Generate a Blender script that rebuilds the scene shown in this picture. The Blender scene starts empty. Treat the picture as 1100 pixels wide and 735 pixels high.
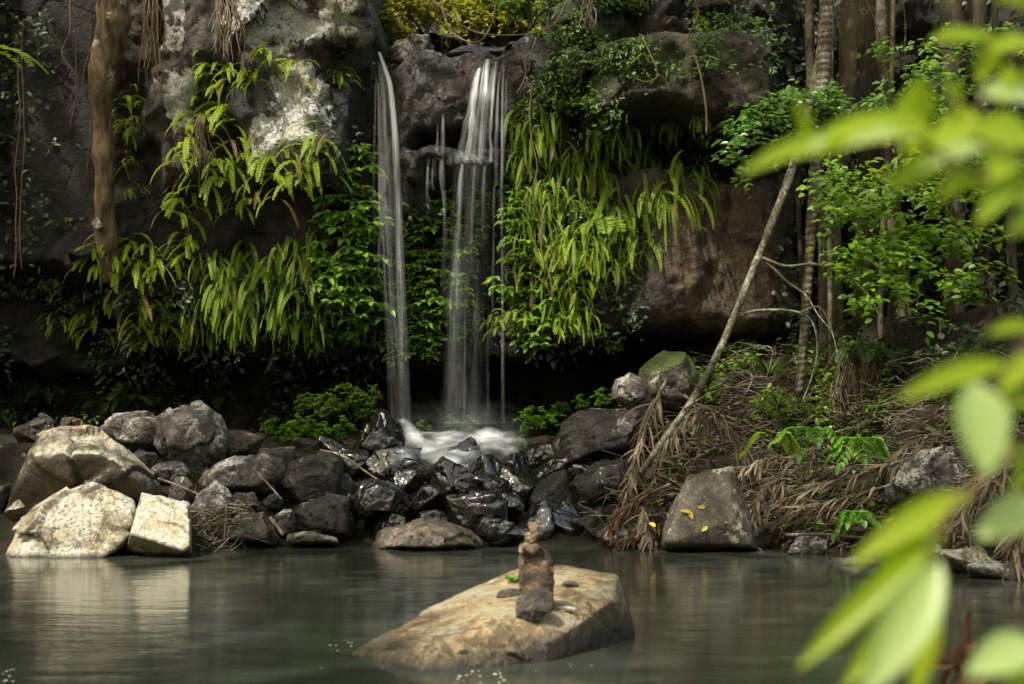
import bpy, bmesh, math, random
import numpy as np
from mathutils import Vector
from mathutils.bvhtree import BVHTree

random.seed(7)
rng = np.random.default_rng(11)
scene = bpy.context.scene
C = scene.collection
R = math.radians

# ------------------------------------------------------------------ camera frame helpers
F, HZ, CH = 1527.8, 456.0, 1.3          # focal length in photo pixels, horizon row, camera height (m)
CAM = Vector((0, 0, CH))


def at(px, py, Y):
    """world point at depth Y that the photo shows at (px, py)"""
    return np.array([(px - 550) / F * Y, Y, CH + (HZ - py) / F * Y])


# ------------------------------------------------------------------ noise
def _hash(ix, iy, iz, seed):
    h = (ix.astype(np.uint64) * np.uint64(374761393) + iy.astype(np.uint64) * np.uint64(668265263)
         + iz.astype(np.uint64) * np.uint64(2147483647) + np.uint64(seed * 974711 + 13)) & np.uint64(0xFFFFFFFF)
    h = ((h ^ (h >> np.uint64(13))) * np.uint64(1274126177)) & np.uint64(0xFFFFFFFF)
    h = ((h ^ (h >> np.uint64(16))) * np.uint64(2246822519)) & np.uint64(0xFFFFFFFF)
    h = h ^ (h >> np.uint64(15))
    return (h & np.uint64(0xFFFFFF)).astype(np.float64) / 0xFFFFFF


def vnoise(p, seed=0):
    p = p + 1000.0
    i = np.floor(p).astype(np.int64)
    f = p - i
    f = f * f * f * (f * (f * 6 - 15) + 10)
    out = 0
    for dx in (0, 1):
        wx = f[:, 0] if dx else 1 - f[:, 0]
        for dy in (0, 1):
            wy = f[:, 1] if dy else 1 - f[:, 1]
            for dz in (0, 1):
                wz = f[:, 2] if dz else 1 - f[:, 2]
                out = out + wx * wy * wz * _hash(i[:, 0] + dx, i[:, 1] + dy, i[:, 2] + dz, seed)
    return out * 2 - 1


def fbm(p, octaves=4, seed=0, gain=0.5):
    a, s, out = 1.0, 1.0, 0
    for k in range(octaves):
        out = out + a * vnoise(p * s + k * 17.3, seed + k)
        a *= gain
        s *= 2.03
    return out


def sstep(a, b, x):
    t = np.clip((x - a) / (b - a), 0, 1)
    return t * t * (3 - 2 * t)


# ------------------------------------------------------------------ mesh building
def mk_mesh(name, V, faces, smooth=True, attrs=None, colors=None, uv=None):
    """faces: list of integer arrays (n,3) or (n,4)"""
    me = bpy.data.meshes.new(name)
    V = np.asarray(V, dtype=np.float32)
    me.vertices.add(len(V))
    me.vertices.foreach_set('co', V.ravel())
    loops = np.concatenate([np.asarray(f, dtype=np.int32).ravel() for f in faces])
    tot = np.concatenate([np.full(len(f), np.asarray(f).shape[1], dtype=np.int32) for f in faces])
    start = np.concatenate([[0], np.cumsum(tot)[:-1]]).astype(np.int32)
    me.loops.add(len(loops))
    me.loops.foreach_set('vertex_index', loops)
    me.polygons.add(len(tot))
    me.polygons.foreach_set('loop_start', start)
    me.polygons.foreach_set('loop_total', tot)
    me.polygons.foreach_set('use_smooth', np.full(len(tot), smooth, dtype=bool))
    if attrs:
        for k, a in attrs.items():
            at_ = me.attributes.new(k, 'FLOAT', 'POINT')
            at_.data.foreach_set('value', np.asarray(a, dtype=np.float32))
    if colors is not None:
        ca = me.attributes.new('Col', 'FLOAT_COLOR', 'POINT')
        c4 = np.ones((len(V), 4), dtype=np.float32)
        c4[:, :3] = colors
        ca.data.foreach_set('color', c4.ravel())
    if uv is not None:
        ul = me.uv_layers.new(name='UVMap')
        ul.data.foreach_set('uv', np.asarray(uv, dtype=np.float32)[loops].ravel())
    me.update(calc_edges=True)
    me.validate()
    return me


def link(name, me, mat=None, parent=None, loc=None):
    o = bpy.data.objects.new(name, me)
    if me is not None and mat is not None and len(me.materials) == 0:
        me.materials.append(mat)
    C.objects.link(o)
    if parent is not None:
        o.parent = parent
    if loc is not None:
        o.location = loc
    return o


def tag(o, label=None, cat=None, group=None, kind=None):
    if label: o['label'] = label
    if cat: o['category'] = cat
    if group: o['group'] = group
    if kind: o['kind'] = kind
    return o


def empty(name, loc, label=None, cat=None, group=None):
    o = bpy.data.objects.new(name, None)
    C.objects.link(o)
    o.location = [float(v) for v in loc]
    return tag(o, label, cat, group)


class Geo:
    """collects vertices and triangle / quad faces"""
    def __init__(s):
        s.V, s.T, s.Q, s.tint, s.n = [], [], [], [], 0

    def add(s, V, T=None, Q=None, tint=0.5):
        V = np.asarray(V, dtype=np.float64)
        if T is not None and len(T): s.T.append(np.asarray(T) + s.n)
        if Q is not None and len(Q): s.Q.append(np.asarray(Q) + s.n)
        s.V.append(V)
        s.tint.append(np.full(len(V), tint) if np.isscalar(tint) else np.asarray(tint))
        s.n += len(V)

    def mesh(s, name, smooth=True, origin=None):
        V = np.concatenate(s.V)
        if origin is not None: V = V - np.asarray(origin)
        fs = []
        if s.T: fs.append(np.concatenate(s.T))
        if s.Q: fs.append(np.concatenate(s.Q))
        return mk_mesh(name, V, fs, smooth, {'tint': np.concatenate(s.tint)})


def tube(geo, pts, rad, sides=8, tint=0.5, lump=0.0, seed=0):
    pts = np.asarray(pts, dtype=float)
    rad = np.asarray(rad, dtype=float) if not np.isscalar(rad) else np.full(len(pts), rad)
    n = len(pts)
    tan = np.gradient(pts, axis=0)
    tan /= np.linalg.norm(tan, axis=1, keepdims=True) + 1e-9
    ref = np.array([0.13, 1.0, 0.21]) if abs(tan[:, 1]).mean() < 0.8 else np.array([1.0, 0.1, 0.2])
    a = np.cross(tan, ref)
    a /= np.linalg.norm(a, axis=1, keepdims=True) + 1e-9
    b = np.cross(tan, a)
    th = np.linspace(0, 2 * np.pi, sides, endpoint=False)
    V = pts[:, None, :] + rad[:, None, None] * (np.cos(th)[None, :, None] * a[:, None, :] + np.sin(th)[None, :, None] * b[:, None, :])
    V = V.reshape(-1, 3)
    if lump:
        d = V - np.repeat(pts, sides, axis=0)
        k = 1 + lump * fbm(V * (0.9 / max(rad.mean(), .02)) * 0.5, 3, seed)
        V = np.repeat(pts, sides, axis=0) + d * k[:, None]
    i = np.arange(n - 1)[:, None] * sides
    j = np.arange(sides)[None, :]
    j2 = (j + 1) % sides
    Q = np.stack([i + j, i + j2, i + sides + j2, i + sides + j], axis=-1).reshape(-1, 4)
    V = np.vstack([V, pts[:1], pts[-1:]])
    T = [[n * sides, (k + 1) % sides, k] for k in range(sides)] + [[n * sides + 1, (n - 1) * sides + k, (n - 1) * sides + (k + 1) % sides] for k in range(sides)]
    geo.add(V, T, Q, tint)


def spline(ctrl, n=24):
    """Catmull-Rom through control points"""
    P = np.asarray(ctrl, dtype=float)
    P = np.vstack([2 * P[0] - P[1], P, 2 * P[-1] - P[-2]])
    m = len(P) - 3
    out = []
    for t in np.linspace(0, m - 1e-6, n):
        k = int(t); f = t - k
        p0, p1, p2, p3 = P[k:k + 4]
        out.append(0.5 * ((2 * p1) + (-p0 + p2) * f + (2 * p0 - 5 * p1 + 4 * p2 - p3) * f * f + (-p0 + 3 * p1 - 3 * p2 + p3) * f ** 3))
    return np.array(out)


def norm(v):
    return v / (np.linalg.norm(v, axis=-1, keepdims=True) + 1e-9)


# leaf templates: x across (half width 1), y along (0..1), z fold / droop
def leaf_tpl(nseg=4, power=0.8, peak=0.4, fold=0.25, droop=0.15):
    ys = np.linspace(0, 1, nseg + 1)
    w = np.where(ys < peak, np.clip(np.sin(ys / peak * np.pi / 2), 0, 1) ** power, np.clip(np.cos((ys - peak) / (1 - peak) * np.pi / 2), 0, 1) ** power)
    w[0] = 0.04; w[-1] = 0.0
    V, T, Q = [], [], []
    for y, ww in zip(ys, w):
        V += [[-ww, y, fold * ww - droop * y * y], [0, y, -droop * y * y], [ww, y, fold * ww - droop * y * y]]
    for k in range(nseg):
        a, b = 3 * k, 3 * k + 3
        T += [[a, a + 1, b + 1], [a, b + 1, b], [a + 1, a + 2, b + 2], [a + 1, b + 2, b + 1]]
    return np.array(V), np.array(T)


LEAF = leaf_tpl(4)
KITE = (np.array([[0, 0, 0], [-1, .3, 0.05], [1, .3, 0.05], [-.75, .75, 0], [.75, .75, 0], [0, 1, -.05]]), np.array([[0, 2, 1], [1, 2, 4], [1, 4, 3], [3, 4, 5]]))
BLADE = (np.array([[-1, 0, 0], [1, 0, 0], [-.9, .5, -.03], [.9, .5, -.03], [0, 1, -.15]]), np.array([[0, 1, 3], [0, 3, 2], [2, 3, 4]]))


def leaves(geo, P, D, N, L, W, tpl=LEAF, tint=None, rib=0):
    """n leaves at P growing along D, facing N, lengths L and half widths W"""
    P, D, N = np.asarray(P), norm(np.asarray(D)), np.asarray(N)
    n = len(P)
    L = np.broadcast_to(np.asarray(L, dtype=float), (n,)); W = np.broadcast_to(np.asarray(W, dtype=float), (n,))
    X = norm(np.cross(D, N))
    Z = np.cross(X, D)
    tv, tt = tpl
    V = (P[:, None] + X[:, None] * (tv[None, :, 0:1] * W[:, None, None]) + D[:, None] * (tv[None, :, 1:2] * L[:, None, None])
         + Z[:, None] * (tv[None, :, 2:3] * L[:, None, None] * .6))
    T = tt[None] + (np.arange(n) * len(tv))[:, None, None]
    if tint is None: tint = rng.random(n)
    tn = np.repeat(tint, len(tv))
    if rib: tn = np.clip(tn + rib * np.tile(np.abs(tv[:, 0]) < .01, n), 0, 1.4)
    geo.add(V.reshape(-1, 3), T.reshape(-1, 3), None, tn)


# ------------------------------------------------------------------ materials
class NT:
    def __init__(s, name):
        s.m = bpy.data.materials.new(name)
        s.m.use_nodes = True
        s.t = s.m.node_tree
        s.t.nodes.clear()
        s.out = s.n('ShaderNodeOutputMaterial')

    def n(s, kind, **kw):
        nd = s.t.nodes.new(kind)
        for k, v in kw.items():
            setattr(nd, k, v)
        return nd

    def put(s, sock, v):
        if hasattr(v, 'is_linked') or isinstance(v, bpy.types.NodeSocket):
            s.t.links.new(v, sock)
        elif v is not None:
            if sock.type == 'RGBA' and not hasattr(v, '__len__'): v = (v, v, v, 1)
            if sock.type == 'RGBA' and len(v) == 3: v = (*v, 1)
            sock.default_value = v

    def math(s, op, a, b=None, c=None, clamp=False):
        nd = s.n('ShaderNodeMath', operation=op, use_clamp=clamp)
        s.put(nd.inputs[0], a)
        if b is not None: s.put(nd.inputs[1], b)
        if c is not None: s.put(nd.inputs[2], c)
        return nd.outputs[0]

    def mix(s, fac, a, b, blend='MIX'):
        nd = s.n('ShaderNodeMix', data_type='RGBA', blend_type=blend)
        s.put(nd.inputs[0], fac); s.put(nd.inputs[6], a); s.put(nd.inputs[7], b)
        return nd.outputs[2]

    def noise(s, vec, scale, detail=4, rough=.55, dist=0.0):
        nd = s.n('ShaderNodeTexNoise')
        s.put(nd.inputs['Vector'], vec)
        nd.inputs['Scale'].default_value = scale
        nd.inputs['Detail'].default_value = detail
        nd.inputs['Roughness'].default_value = rough
        nd.inputs['Distortion'].default_value = dist
        return nd.outputs[0]

    def voro(s, vec, scale, feature='F1', rnd=1.0):
        nd = s.n('ShaderNodeTexVoronoi', feature=feature)
        s.put(nd.inputs['Vector'], vec)
        nd.inputs['Scale'].default_value = scale
        nd.inputs['Randomness'].default_value = rnd
        return nd.outputs[0]

    def step(s, v, a, b):
        nd = s.n('ShaderNodeMapRange', interpolation_type='SMOOTHSTEP')
        s.put(nd.inputs[0], v)
        nd.inputs[1].default_value = a; nd.inputs[2].default_value = b
        return nd.outputs[0]

    def attr(s, name, out='Fac'):
        nd = s.n('ShaderNodeAttribute', attribute_name=name)
        return nd.outputs[out]

    def pos(s, scale=None):
        g = s.n('ShaderNodeNewGeometry')
        if scale is None: return g.outputs['Position']
        mp = s.n('ShaderNodeMapping')
        s.put(mp.inputs[0], g.outputs['Position'])
        mp.inputs['Scale'].default_value = scale
        return mp.outputs[0]

    def sep(s, v):
        nd = s.n('ShaderNodeSeparateXYZ'); s.put(nd.inputs[0], v)
        return nd.outputs

    def bump(s, h, strength=.5, dist=.02, normal=None):
        nd = s.n('ShaderNodeBump')
        s.put(nd.inputs['Height'], h)
        nd.inputs['Strength'].default_value = strength
        nd.inputs['Distance'].default_value = dist
        if normal is not None: s.put(nd.inputs['Normal'], normal)
        return nd.outputs[0]

    def principled(s, col, rough, normal=None, spec=.5, **kw):
        p = s.n('ShaderNodeBsdfPrincipled')
        s.put(p.inputs['Base Color'], col); s.put(p.inputs['Roughness'], rough)
        s.put(p.inputs['Specular IOR Level'], spec)
        if normal is not None: s.put(p.inputs['Normal'], normal)
        for k, v in kw.items(): s.put(p.inputs[k.replace('_', ' ')], v)
        return p.outputs[0]

    def done(s, sh):
        s.t.links.new(sh, s.out.inputs[0])
        return s.m


def rock_mat(name, dark, mid, lichen=0.3, lich_col=(.62, .60, .50), rough=.8, moss=0.0, wet=0.0, bump=.6, speck=.3, damp=0.0, side=0.0):
    t = NT(name)
    P = t.pos()
    oi = t.n('ShaderNodeObjectInfo')
    va = t.n('ShaderNodeVectorMath', operation='MULTIPLY_ADD')
    t.put(va.inputs[0], oi.outputs['Random']); va.inputs[1].default_value = (37, 11, 23); t.put(va.inputs[2], P)
    V = va.outputs[0]
    n1 = t.noise(V, 2.2, 6, .6)
    n2 = t.noise(V, 14, 6, .65)
    n3 = t.noise(V, 70, 3, .6)
    col = t.mix(t.step(n1, .3, .72), dark, mid)
    col = t.mix(t.step(n2, .42, .66), col, tuple(c * 1.75 for c in mid))
    n4 = t.noise(V, 34, 5, .7)
    col = t.mix(t.math('MULTIPLY', t.step(n4, .52, .64), .55), col, tuple(c * .55 for c in dark))
    shade = t.math('MULTIPLY_ADD', oi.outputs['Random'], .5, .75)
    vm = t.n('ShaderNodeMix', data_type='RGBA', blend_type='MULTIPLY'); vm.inputs[0].default_value = 1
    cmb = t.n('ShaderNodeCombineColor')
    for k in range(3): t.put(cmb.inputs[k], shade)
    col = t.mix(1.0, col, cmb.outputs[0], 'MULTIPLY')
    col = t.mix(t.math('MULTIPLY', t.step(n3, .5, .75), .5), col, tuple(c * .45 for c in dark))
    # cracks
    cr = t.voro(V, 3.2, 'DISTANCE_TO_EDGE')
    cr2 = t.math('ADD', cr, t.math('MULTIPLY', t.math('SUBTRACT', n2, .5), .12))
    crack = t.math('SUBTRACT', 1, t.step(cr2, 0.0, .035))
    col = t.mix(t.math('MULTIPLY', crack, .35 if wet < .5 else .2), col, tuple(c * .3 for c in dark))
    rg = t.math('MULTIPLY_ADD', n2, .25, rough - .12)
    g = t.n('ShaderNodeNewGeometry')
    nz = t.sep(g.outputs['Normal'])[2]
    if lichen > 0:
        ln = t.math('ADD', t.noise(V, 3.0, 8, .7), t.math('MULTIPLY', nz, .06))
        lm = t.step(ln, .66 - lichen * .3, .70 - lichen * .26)
        lb = t.step(t.noise(V, 24, 5, .7), .36, .55)
        lm = t.math('MULTIPLY', lm, lb)
        lcol = t.mix(t.noise(V, 9, 3), lich_col, tuple(c * .55 for c in lich_col))
        lcol = t.mix(t.math('MULTIPLY', t.step(t.noise(V, 4.5, 4), .5, .62), .55), lcol, (lich_col[0] * .62, lich_col[1] * .50, lich_col[2] * .28))
        col = t.mix(lm, col, lcol)
        sp = t.math('MULTIPLY', t.math('SUBTRACT', 1, t.step(t.voro(V, 17), .12, .22)), t.step(t.noise(V, 4, 3), .45, .6))
        col = t.mix(t.math('MULTIPLY', sp, speck), col, lich_col)
        rg = t.math('MAXIMUM', rg, t.math('MULTIPLY', lm, .85))
    if moss != 0:
        mm = t.step(t.math('ADD', t.math('MULTIPLY', nz, .35), t.noise(V, 2.6, 6, .65)), .88 - moss * .45, 1.0 - moss * .35)
        col = t.mix(mm, col, t.mix(t.noise(V, 30, 3), (.035, .06, .012), (.10, .15, .03)))
        rg = t.math('MAXIMUM', rg, t.math('MULTIPLY', mm, .9))
    if side:  # steep faces go dark brown: side stain, and shade painted onto bank boulders
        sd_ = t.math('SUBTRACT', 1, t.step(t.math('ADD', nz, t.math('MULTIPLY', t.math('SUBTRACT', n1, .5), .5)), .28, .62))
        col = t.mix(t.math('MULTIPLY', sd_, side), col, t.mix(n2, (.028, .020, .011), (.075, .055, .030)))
    # damp band at the water line
    z = t.sep(P)[2]
    wl = t.math('SUBTRACT', 1, t.step(t.math('SUBTRACT', z, t.math('MULTIPLY', t.math('SUBTRACT', n1, .3), .06 + damp)), -.01, .05 + damp * .5))
    col = t.mix(t.math('MULTIPLY', wl, .75), col, (.012, .011, .009))
    rg = t.mix(wl, rg, .25)
    hh = t.math('ADD', t.math('MULTIPLY', t.noise(V, 18, 8, .68), 1.0), t.math('MULTIPLY', crack, -.25))
    hh = t.math('ADD', hh, t.math('MULTIPLY', t.noise(V, 5, 4, .6), 1.4))
    hh = t.math('ADD', hh, t.math('MULTIPLY', n4, .35))
    if wet > .8:
        hh = t.math('ADD', t.math('MULTIPLY', t.noise(V, 5, 2, .5, .4), 1.0), t.math('MULTIPLY', t.voro(V, 6), .3))
        hh = t.math('ADD', hh, t.math('MULTIPLY', t.noise(V, 30, 2, .5), .12))
        rg = t.math('MULTIPLY_ADD', t.step(n1, .45, .7), .22, .08)
    nm = t.bump(hh, bump if wet < .8 else .62, .075)
    kw = {'Coat_Weight': .12 * wet, 'Coat_Roughness': .08, 'Coat_IOR': 1.6} if wet > .5 else {}
    return t.done(t.principled(col, rg, nm, .9 if wet > .8 else .45, **kw))


def leaf_mat(name, a, b, trans=.35, rough=.42, spec=.5, tcol=None, dead=False):
    t = NT(name)
    ti = t.attr('tint')
    oi = t.n('ShaderNodeObjectInfo')
    f = t.math('ADD', t.math('MULTIPLY', ti, .7), t.math('MULTIPLY', oi.outputs['Random'], .3))
    col = t.mix(f, a, b)
    col = t.mix(t.math('MULTIPLY', t.step(t.noise(t.pos(), 1.4, 3), .5, .75), .45), col, tuple(c * .55 for c in a))
    dd = t.step(ti, 1.15, 1.25) if dead else None
    if dead: col = t.mix(dd, col, (.17, .105, .045))
    p = t.principled(col, rough, None, spec)
    tr = t.n('ShaderNodeBsdfTranslucent')
    tc = tcol or (min(1, b[0] * 1.5), min(1, b[1] * 1.5), b[2] * .8)
    tcn = t.mix(f, tuple(c * .8 for c in tc), tc)
    if dead: tcn = t.mix(dd, tcn, (.15, .09, .03))
    t.put(tr.inputs[0], tcn)
    mx = t.n('ShaderNodeMixShader'); mx.inputs[0].default_value = trans
    t.t.links.new(p, mx.inputs[1]); t.t.links.new(tr.outputs[0], mx.inputs[2])
    return t.done(mx.outputs[0])


def bark_mat(name, dark, light, patch=(.35, .33, .27), patch_amt=.3, ring=0.0, scale=1.0):
    t = NT(name)
    P = t.pos((1, 1, .35))
    n1 = t.noise(P, 14 * scale, 6, .65)
    n2 = t.noise(t.pos(), 5 * scale, 4, .6)
    col = t.mix(t.step(n1, .3, .7), dark, light)
    col = t.mix(t.math('MULTIPLY', t.step(n2, .62 - patch_amt * .35, .68 - patch_amt * .3), t.step(t.noise(t.pos(), 30, 4), .35, .6)), col, patch)
    h = n1
    if ring:
        z = t.sep(t.pos())[2]
        w = t.math('SINE', t.math('ADD', t.math('MULTIPLY', z, 75), t.math('MULTIPLY', n2, 6)))
        col = t.mix(t.math('MULTIPLY', t.step(w, .5, .95), ring), col, tuple(c * .35 for c in dark))
        h = t.math('ADD', h, t.math('MULTIPLY', w, -.25))
    col = t.mix(t.math('MULTIPLY', t.step(t.noise(t.pos(), 2.2, 4), .52, .7), .55), col, (.045, .06, .018))
    return t.done(t.principled(col, .85, t.bump(h, .7, .03), .25))


M = {}
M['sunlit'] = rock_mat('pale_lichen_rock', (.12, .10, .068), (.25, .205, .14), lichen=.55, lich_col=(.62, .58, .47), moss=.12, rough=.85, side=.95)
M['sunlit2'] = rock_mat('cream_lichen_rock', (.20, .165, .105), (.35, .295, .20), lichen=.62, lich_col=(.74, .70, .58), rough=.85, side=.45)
M['grey'] = rock_mat('grey_rock', (.04, .034, .03), (.10, .087, .076), lichen=.38, lich_col=(.50, .49, .44), rough=.72)
M['brown'] = rock_mat('brown_rock', (.03, .023, .018), (.075, .058, .043), lichen=.22, lich_col=(.40, .38, .33), rough=.55, speck=.15)
M['damp'] = rock_mat('damp_rock', (.010, .0085, .0072), (.030, .025, .021), lichen=.12, lich_col=(.30, .28, .25), rough=.40, wet=.6, speck=.1)
M['wet'] = rock_mat('wet_black_rock', (.005, .0045, .0045), (.015, .013, .012), lichen=0, rough=.09, wet=1, bump=1.0)
M['wetmoss'] = rock_mat('wet_mossy_rock', (.006, .0055, .004), (.018, .016, .012), lichen=0, rough=.3, wet=1, moss=.25, bump=.9)
M['mossy'] = rock_mat('mossy_rock', (.05, .045, .035), (.10, .09, .07), lichen=.3, moss=.75, rough=.8)
M['slab'] = rock_mat('brown_slab', (.085, .07, .05), (.125, .105, .078), lichen=.22, lich_col=(.55, .54, .42), rough=.7, bump=.3, speck=.35)
M['low'] = rock_mat('flat_brown_rock', (.075, .06, .045), (.13, .105, .08), lichen=0.1, lich_col=(.3, .28, .24), rough=.6, bump=.5, speck=.1)
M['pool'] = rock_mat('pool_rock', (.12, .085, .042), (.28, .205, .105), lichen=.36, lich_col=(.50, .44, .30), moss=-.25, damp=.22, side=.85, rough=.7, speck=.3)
M['reddish'] = rock_mat('rust_rock', (.13, .06, .03), (.22, .10, .05), lichen=.1, rough=.8)
M['cairn'] = rock_mat('cairn_stone', (.04, .028, .019), (.125, .083, .05), lichen=.2, lich_col=(.32, .25, .17), rough=.75, speck=.2)
M['cairn_dark'] = rock_mat('cairn_dark_stone', (.03, .026, .022), (.075, .062, .05), lichen=.15, lich_col=(.25, .22, .18), rough=.7, speck=.15)
M['cairn_tan'] = rock_mat('cairn_tan_stone', (.10, .072, .046), (.23, .165, .105), lichen=.2, lich_col=(.5, .42, .3), rough=.8)

M['fern'] = leaf_mat('fern_green', (.16, .26, .018), (.40, .49, .045), .42, .5, .3, dead=True)
M['fern_right'] = leaf_mat('hanging_fern_green', (.14, .25, .022), (.34, .46, .05), .4, .5, .3, dead=True)
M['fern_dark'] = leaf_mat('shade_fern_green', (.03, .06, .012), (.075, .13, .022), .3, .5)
M['gloss'] = leaf_mat('glossy_climber_green', (.06, .15, .028), (.18, .32, .05), .28, .28, .7)
M['climb'] = leaf_mat('bright_climber_green', (.10, .215, .03), (.26, .42, .055), .35, .35, .5)
M['lush'] = leaf_mat('lush_green', (.07, .18, .02), (.17, .34, .03), .3, .35, .5)
M['dark'] = leaf_mat('dark_leaf_green', (.018, .035, .010), (.05, .085, .02), .25, .45)
M['mid'] = leaf_mat('mid_leaf_green', (.04, .085, .015), (.12, .20, .03), .3, .4)
M['yellow'] = leaf_mat('sunlit_leaf_yellow', (.12, .15, .015), (.34, .33, .03), .45, .45)
M['sapling'] = leaf_mat('sapling_green', (.08, .18, .02), (.29, .45, .05), .35, .32)
M['near'] = leaf_mat('near_leaf_green', (.20, .34, .012), (.42, .52, .025), .58, .32)
M['near_pale'] = leaf_mat('near_leaf_pale', (.26, .38, .09), (.46, .56, .22), .35, .28, .6)
M['straw'] = leaf_mat('dead_palm_straw', (.075, .053, .034), (.33, .26, .18), .15, .75, .2, (.3, .22, .14))
M['rust_leaf'] = leaf_mat('dead_leaf_rust', (.06, .035, .02), (.17, .095, .05), .15, .7, .2, (.3, .12, .05))
M['fallen_yellow'] = leaf_mat('fallen_yellow', (.55, .45, .03), (.7, .55, .05), .2, .5)
M['vine'] = bark_mat('vine_bark', (.09, .06, .03), (.20, .14, .075), patch_amt=0)
M['root'] = bark_mat('pale_root', (.16, .11, .07), (.34, .26, .18), patch=(.42, .36, .28), patch_amt=.3)
M['bark_pale'] = bark_mat('pale_lichen_bark', (.06, .05, .03), (.14, .12, .075), patch=(.30, .29, .22), patch_amt=.45)
M['bark_ring'] = bark_mat('ringed_bark', (.085, .07, .045), (.17, .14, .095), patch=(.30, .28, .22), patch_amt=.35, ring=.6)
M['bark_dark'] = bark_mat('dark_bark', (.03, .023, .014), (.075, .055, .034), patch=(.13, .12, .08), patch_amt=.2)
M['bark_brown'] = bark_mat('brown_bark', (.05, .038, .022), (.115, .088, .052), patch=(.18, .16, .11), patch_amt=.3)
M['stick'] = bark_mat('stick_bark', (.085, .066, .044), (.22, .175, .12), patch_amt=.3)
M['tan_trunk'] = bark_mat('tan_trunk_bark', (.045, .03, .017), (.22, .15, .085), patch=(.46, .42, .34), patch_amt=.08, scale=.8)

# ------------------------------------------------------------------ world and sun
SUN = Vector((-.36, -.42, .83)).normalized()      # towards the sun
w = bpy.data.worlds.new("World"); scene.world = w
w.use_nodes = True
wt = w.node_tree
bg = wt.nodes.get('Background') or wt.nodes.new('ShaderNodeBackground')
sky = wt.nodes.new('ShaderNodeTexSky')
sky.sky_type = 'NISHITA'
sky.sun_disc = False
sky.sun_elevation = math.asin(SUN.z)
sky.sun_rotation = math.atan2(SUN.x, SUN.y)
sky.air_density = 2.2; sky.dust_density = 6.0; sky.ozone_density = 1.0
wb = wt.nodes.new('ShaderNodeMix'); wb.data_type = 'RGBA'; wb.blend_type = 'MULTIPLY'; wb.inputs[0].default_value = 1
wb.inputs[7].default_value = (.98, .98, .86, 1)       # white balance for open shade
wt.links.new(sky.outputs[0], wb.inputs[6]); wt.links.new(wb.outputs[2], bg.inputs[0])
bg.inputs[1].default_value = 0.22
sl = bpy.data.lights.new('sun', 'SUN')
sl.energy = 5.0; sl.angle = R(.5); sl.color = (1, .95, .85)
so = bpy.data.objects.new('sun', sl); C.objects.link(so)
so.rotation_euler = SUN.to_track_quat('Z', 'Y').to_euler()
so.location = (-8, -12, 25)

cam = bpy.data.cameras.new('camera'); co = bpy.data.objects.new('camera', cam); C.objects.link(co)
co.location = CAM; co.rotation_euler = (R(90), 0, 0)
cam.lens = 50; cam.sensor_width = 36; cam.sensor_fit = 'HORIZONTAL'
cam.shift_y = (HZ - 367.5) / 1100
cam.clip_start = .05; cam.clip_end = 600
cam.dof.use_dof = True; cam.dof.focus_distance = 16.5; cam.dof.aperture_fstop = 2.1
scene.camera = co
scene.view_settings.view_transform = 'Standard'; scene.view_settings.look = 'None'; scene.view_settings.exposure = 0
cy = scene.cycles
cy.use_denoising = True; cy.denoising_prefilter = 'ACCURATE'; cy.use_adaptive_sampling = True; cy.adaptive_threshold = .015
cy.max_bounces = 6; cy.diffuse_bounces = 3; cy.glossy_bounces = 3; cy.transmission_bounces = 4; cy.transparent_max_bounces = 20
cy.sample_clamp_indirect = 4; cy.caustics_reflective = False; cy.caustics_refractive = False

# ------------------------------------------------------------------ ground (pool bed and banks)
def shore(x):
    """Y of the shoreline"""
    xs = [-12, -7, -5.2, -3.3, -2.6, 0, 1.2, 3.0, 3.6, 4.6, 5.3, 6.5, 9]
    ys = [4, 11, 14.2, 14.3, 15.1, 15.3, 15.2, 14.9, 14.6, 13.2, 11.8, 8.5, 2]
    return np.interp(x, xs, ys)


def ground_z(x, y):
    d = y - shore(x)
    sl_ = np.interp(x, [-6, -3, 0, 1.5, 3, 6], [.42, .38, .36, .42, .56, .6])
    z = np.where(d > 0, np.minimum(d * sl_, np.interp(x, [-9, -7, 1, 2.5], [2.4, 1.15, 1.1, 2.6])), np.maximum(d * .35, -.7))
    z = np.where(y < -3, np.maximum(z, (-3 - y) * .25 - .7), z)
    p = np.stack([x * .8, y * .8, x * 0], -1)
    return np.minimum(z, 4) + .10 * fbm(p * 1.3, 4, 3) * np.clip(d + .3, .15, 1)


xs = np.concatenate([[-300, -120, -60, -30, -18, -12], np.linspace(-9, 9, 200), [12, 18, 30, 60, 120, 300]])
ys = np.concatenate([[-300, -120, -60, -30, -14, -8], np.linspace(-5, 24, 300), [30, 45, 80, 160, 300]])
gx, gy = np.meshgrid(xs, ys)
gz = ground_z(gx.ravel(), gy.ravel())
GV = np.stack([gx.ravel(), gy.ravel(), gz], -1)
nx, ny = len(xs), len(ys)


def grid_quads(nx, ny):
    i = np.arange(ny - 1)[:, None] * nx + np.arange(nx - 1)[None, :]
    return np.stack([i, i + 1, i + nx + 1, i + nx], -1).reshape(-1, 4)


GQ = grid_quads(nx, ny)
t = NT('bank_soil')
n1 = t.noise(t.pos(), 6, 6, .65); n2 = t.noise(t.pos(), 45, 4, .6)
col = t.mix(t.step(n1, .35, .7), (.012, .009, .006), (.035, .026, .017))
col = t.mix(t.math('MULTIPLY', t.step(n2, .5, .7), .6), col, (.06, .045, .03))
col = t.mix(t.step(t.noise(t.pos(), 1.6, 5), .55, .7), col, (.022, .032, .010))
M['soil'] = t.done(t.principled(col, .9, t.bump(t.math('ADD', n1, t.math('MULTIPLY', n2, .5)), .8, .06), .2))
ground = tag(link('ground', mk_mesh('ground', GV, [GQ]), M['soil']), kind='structure')

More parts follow.
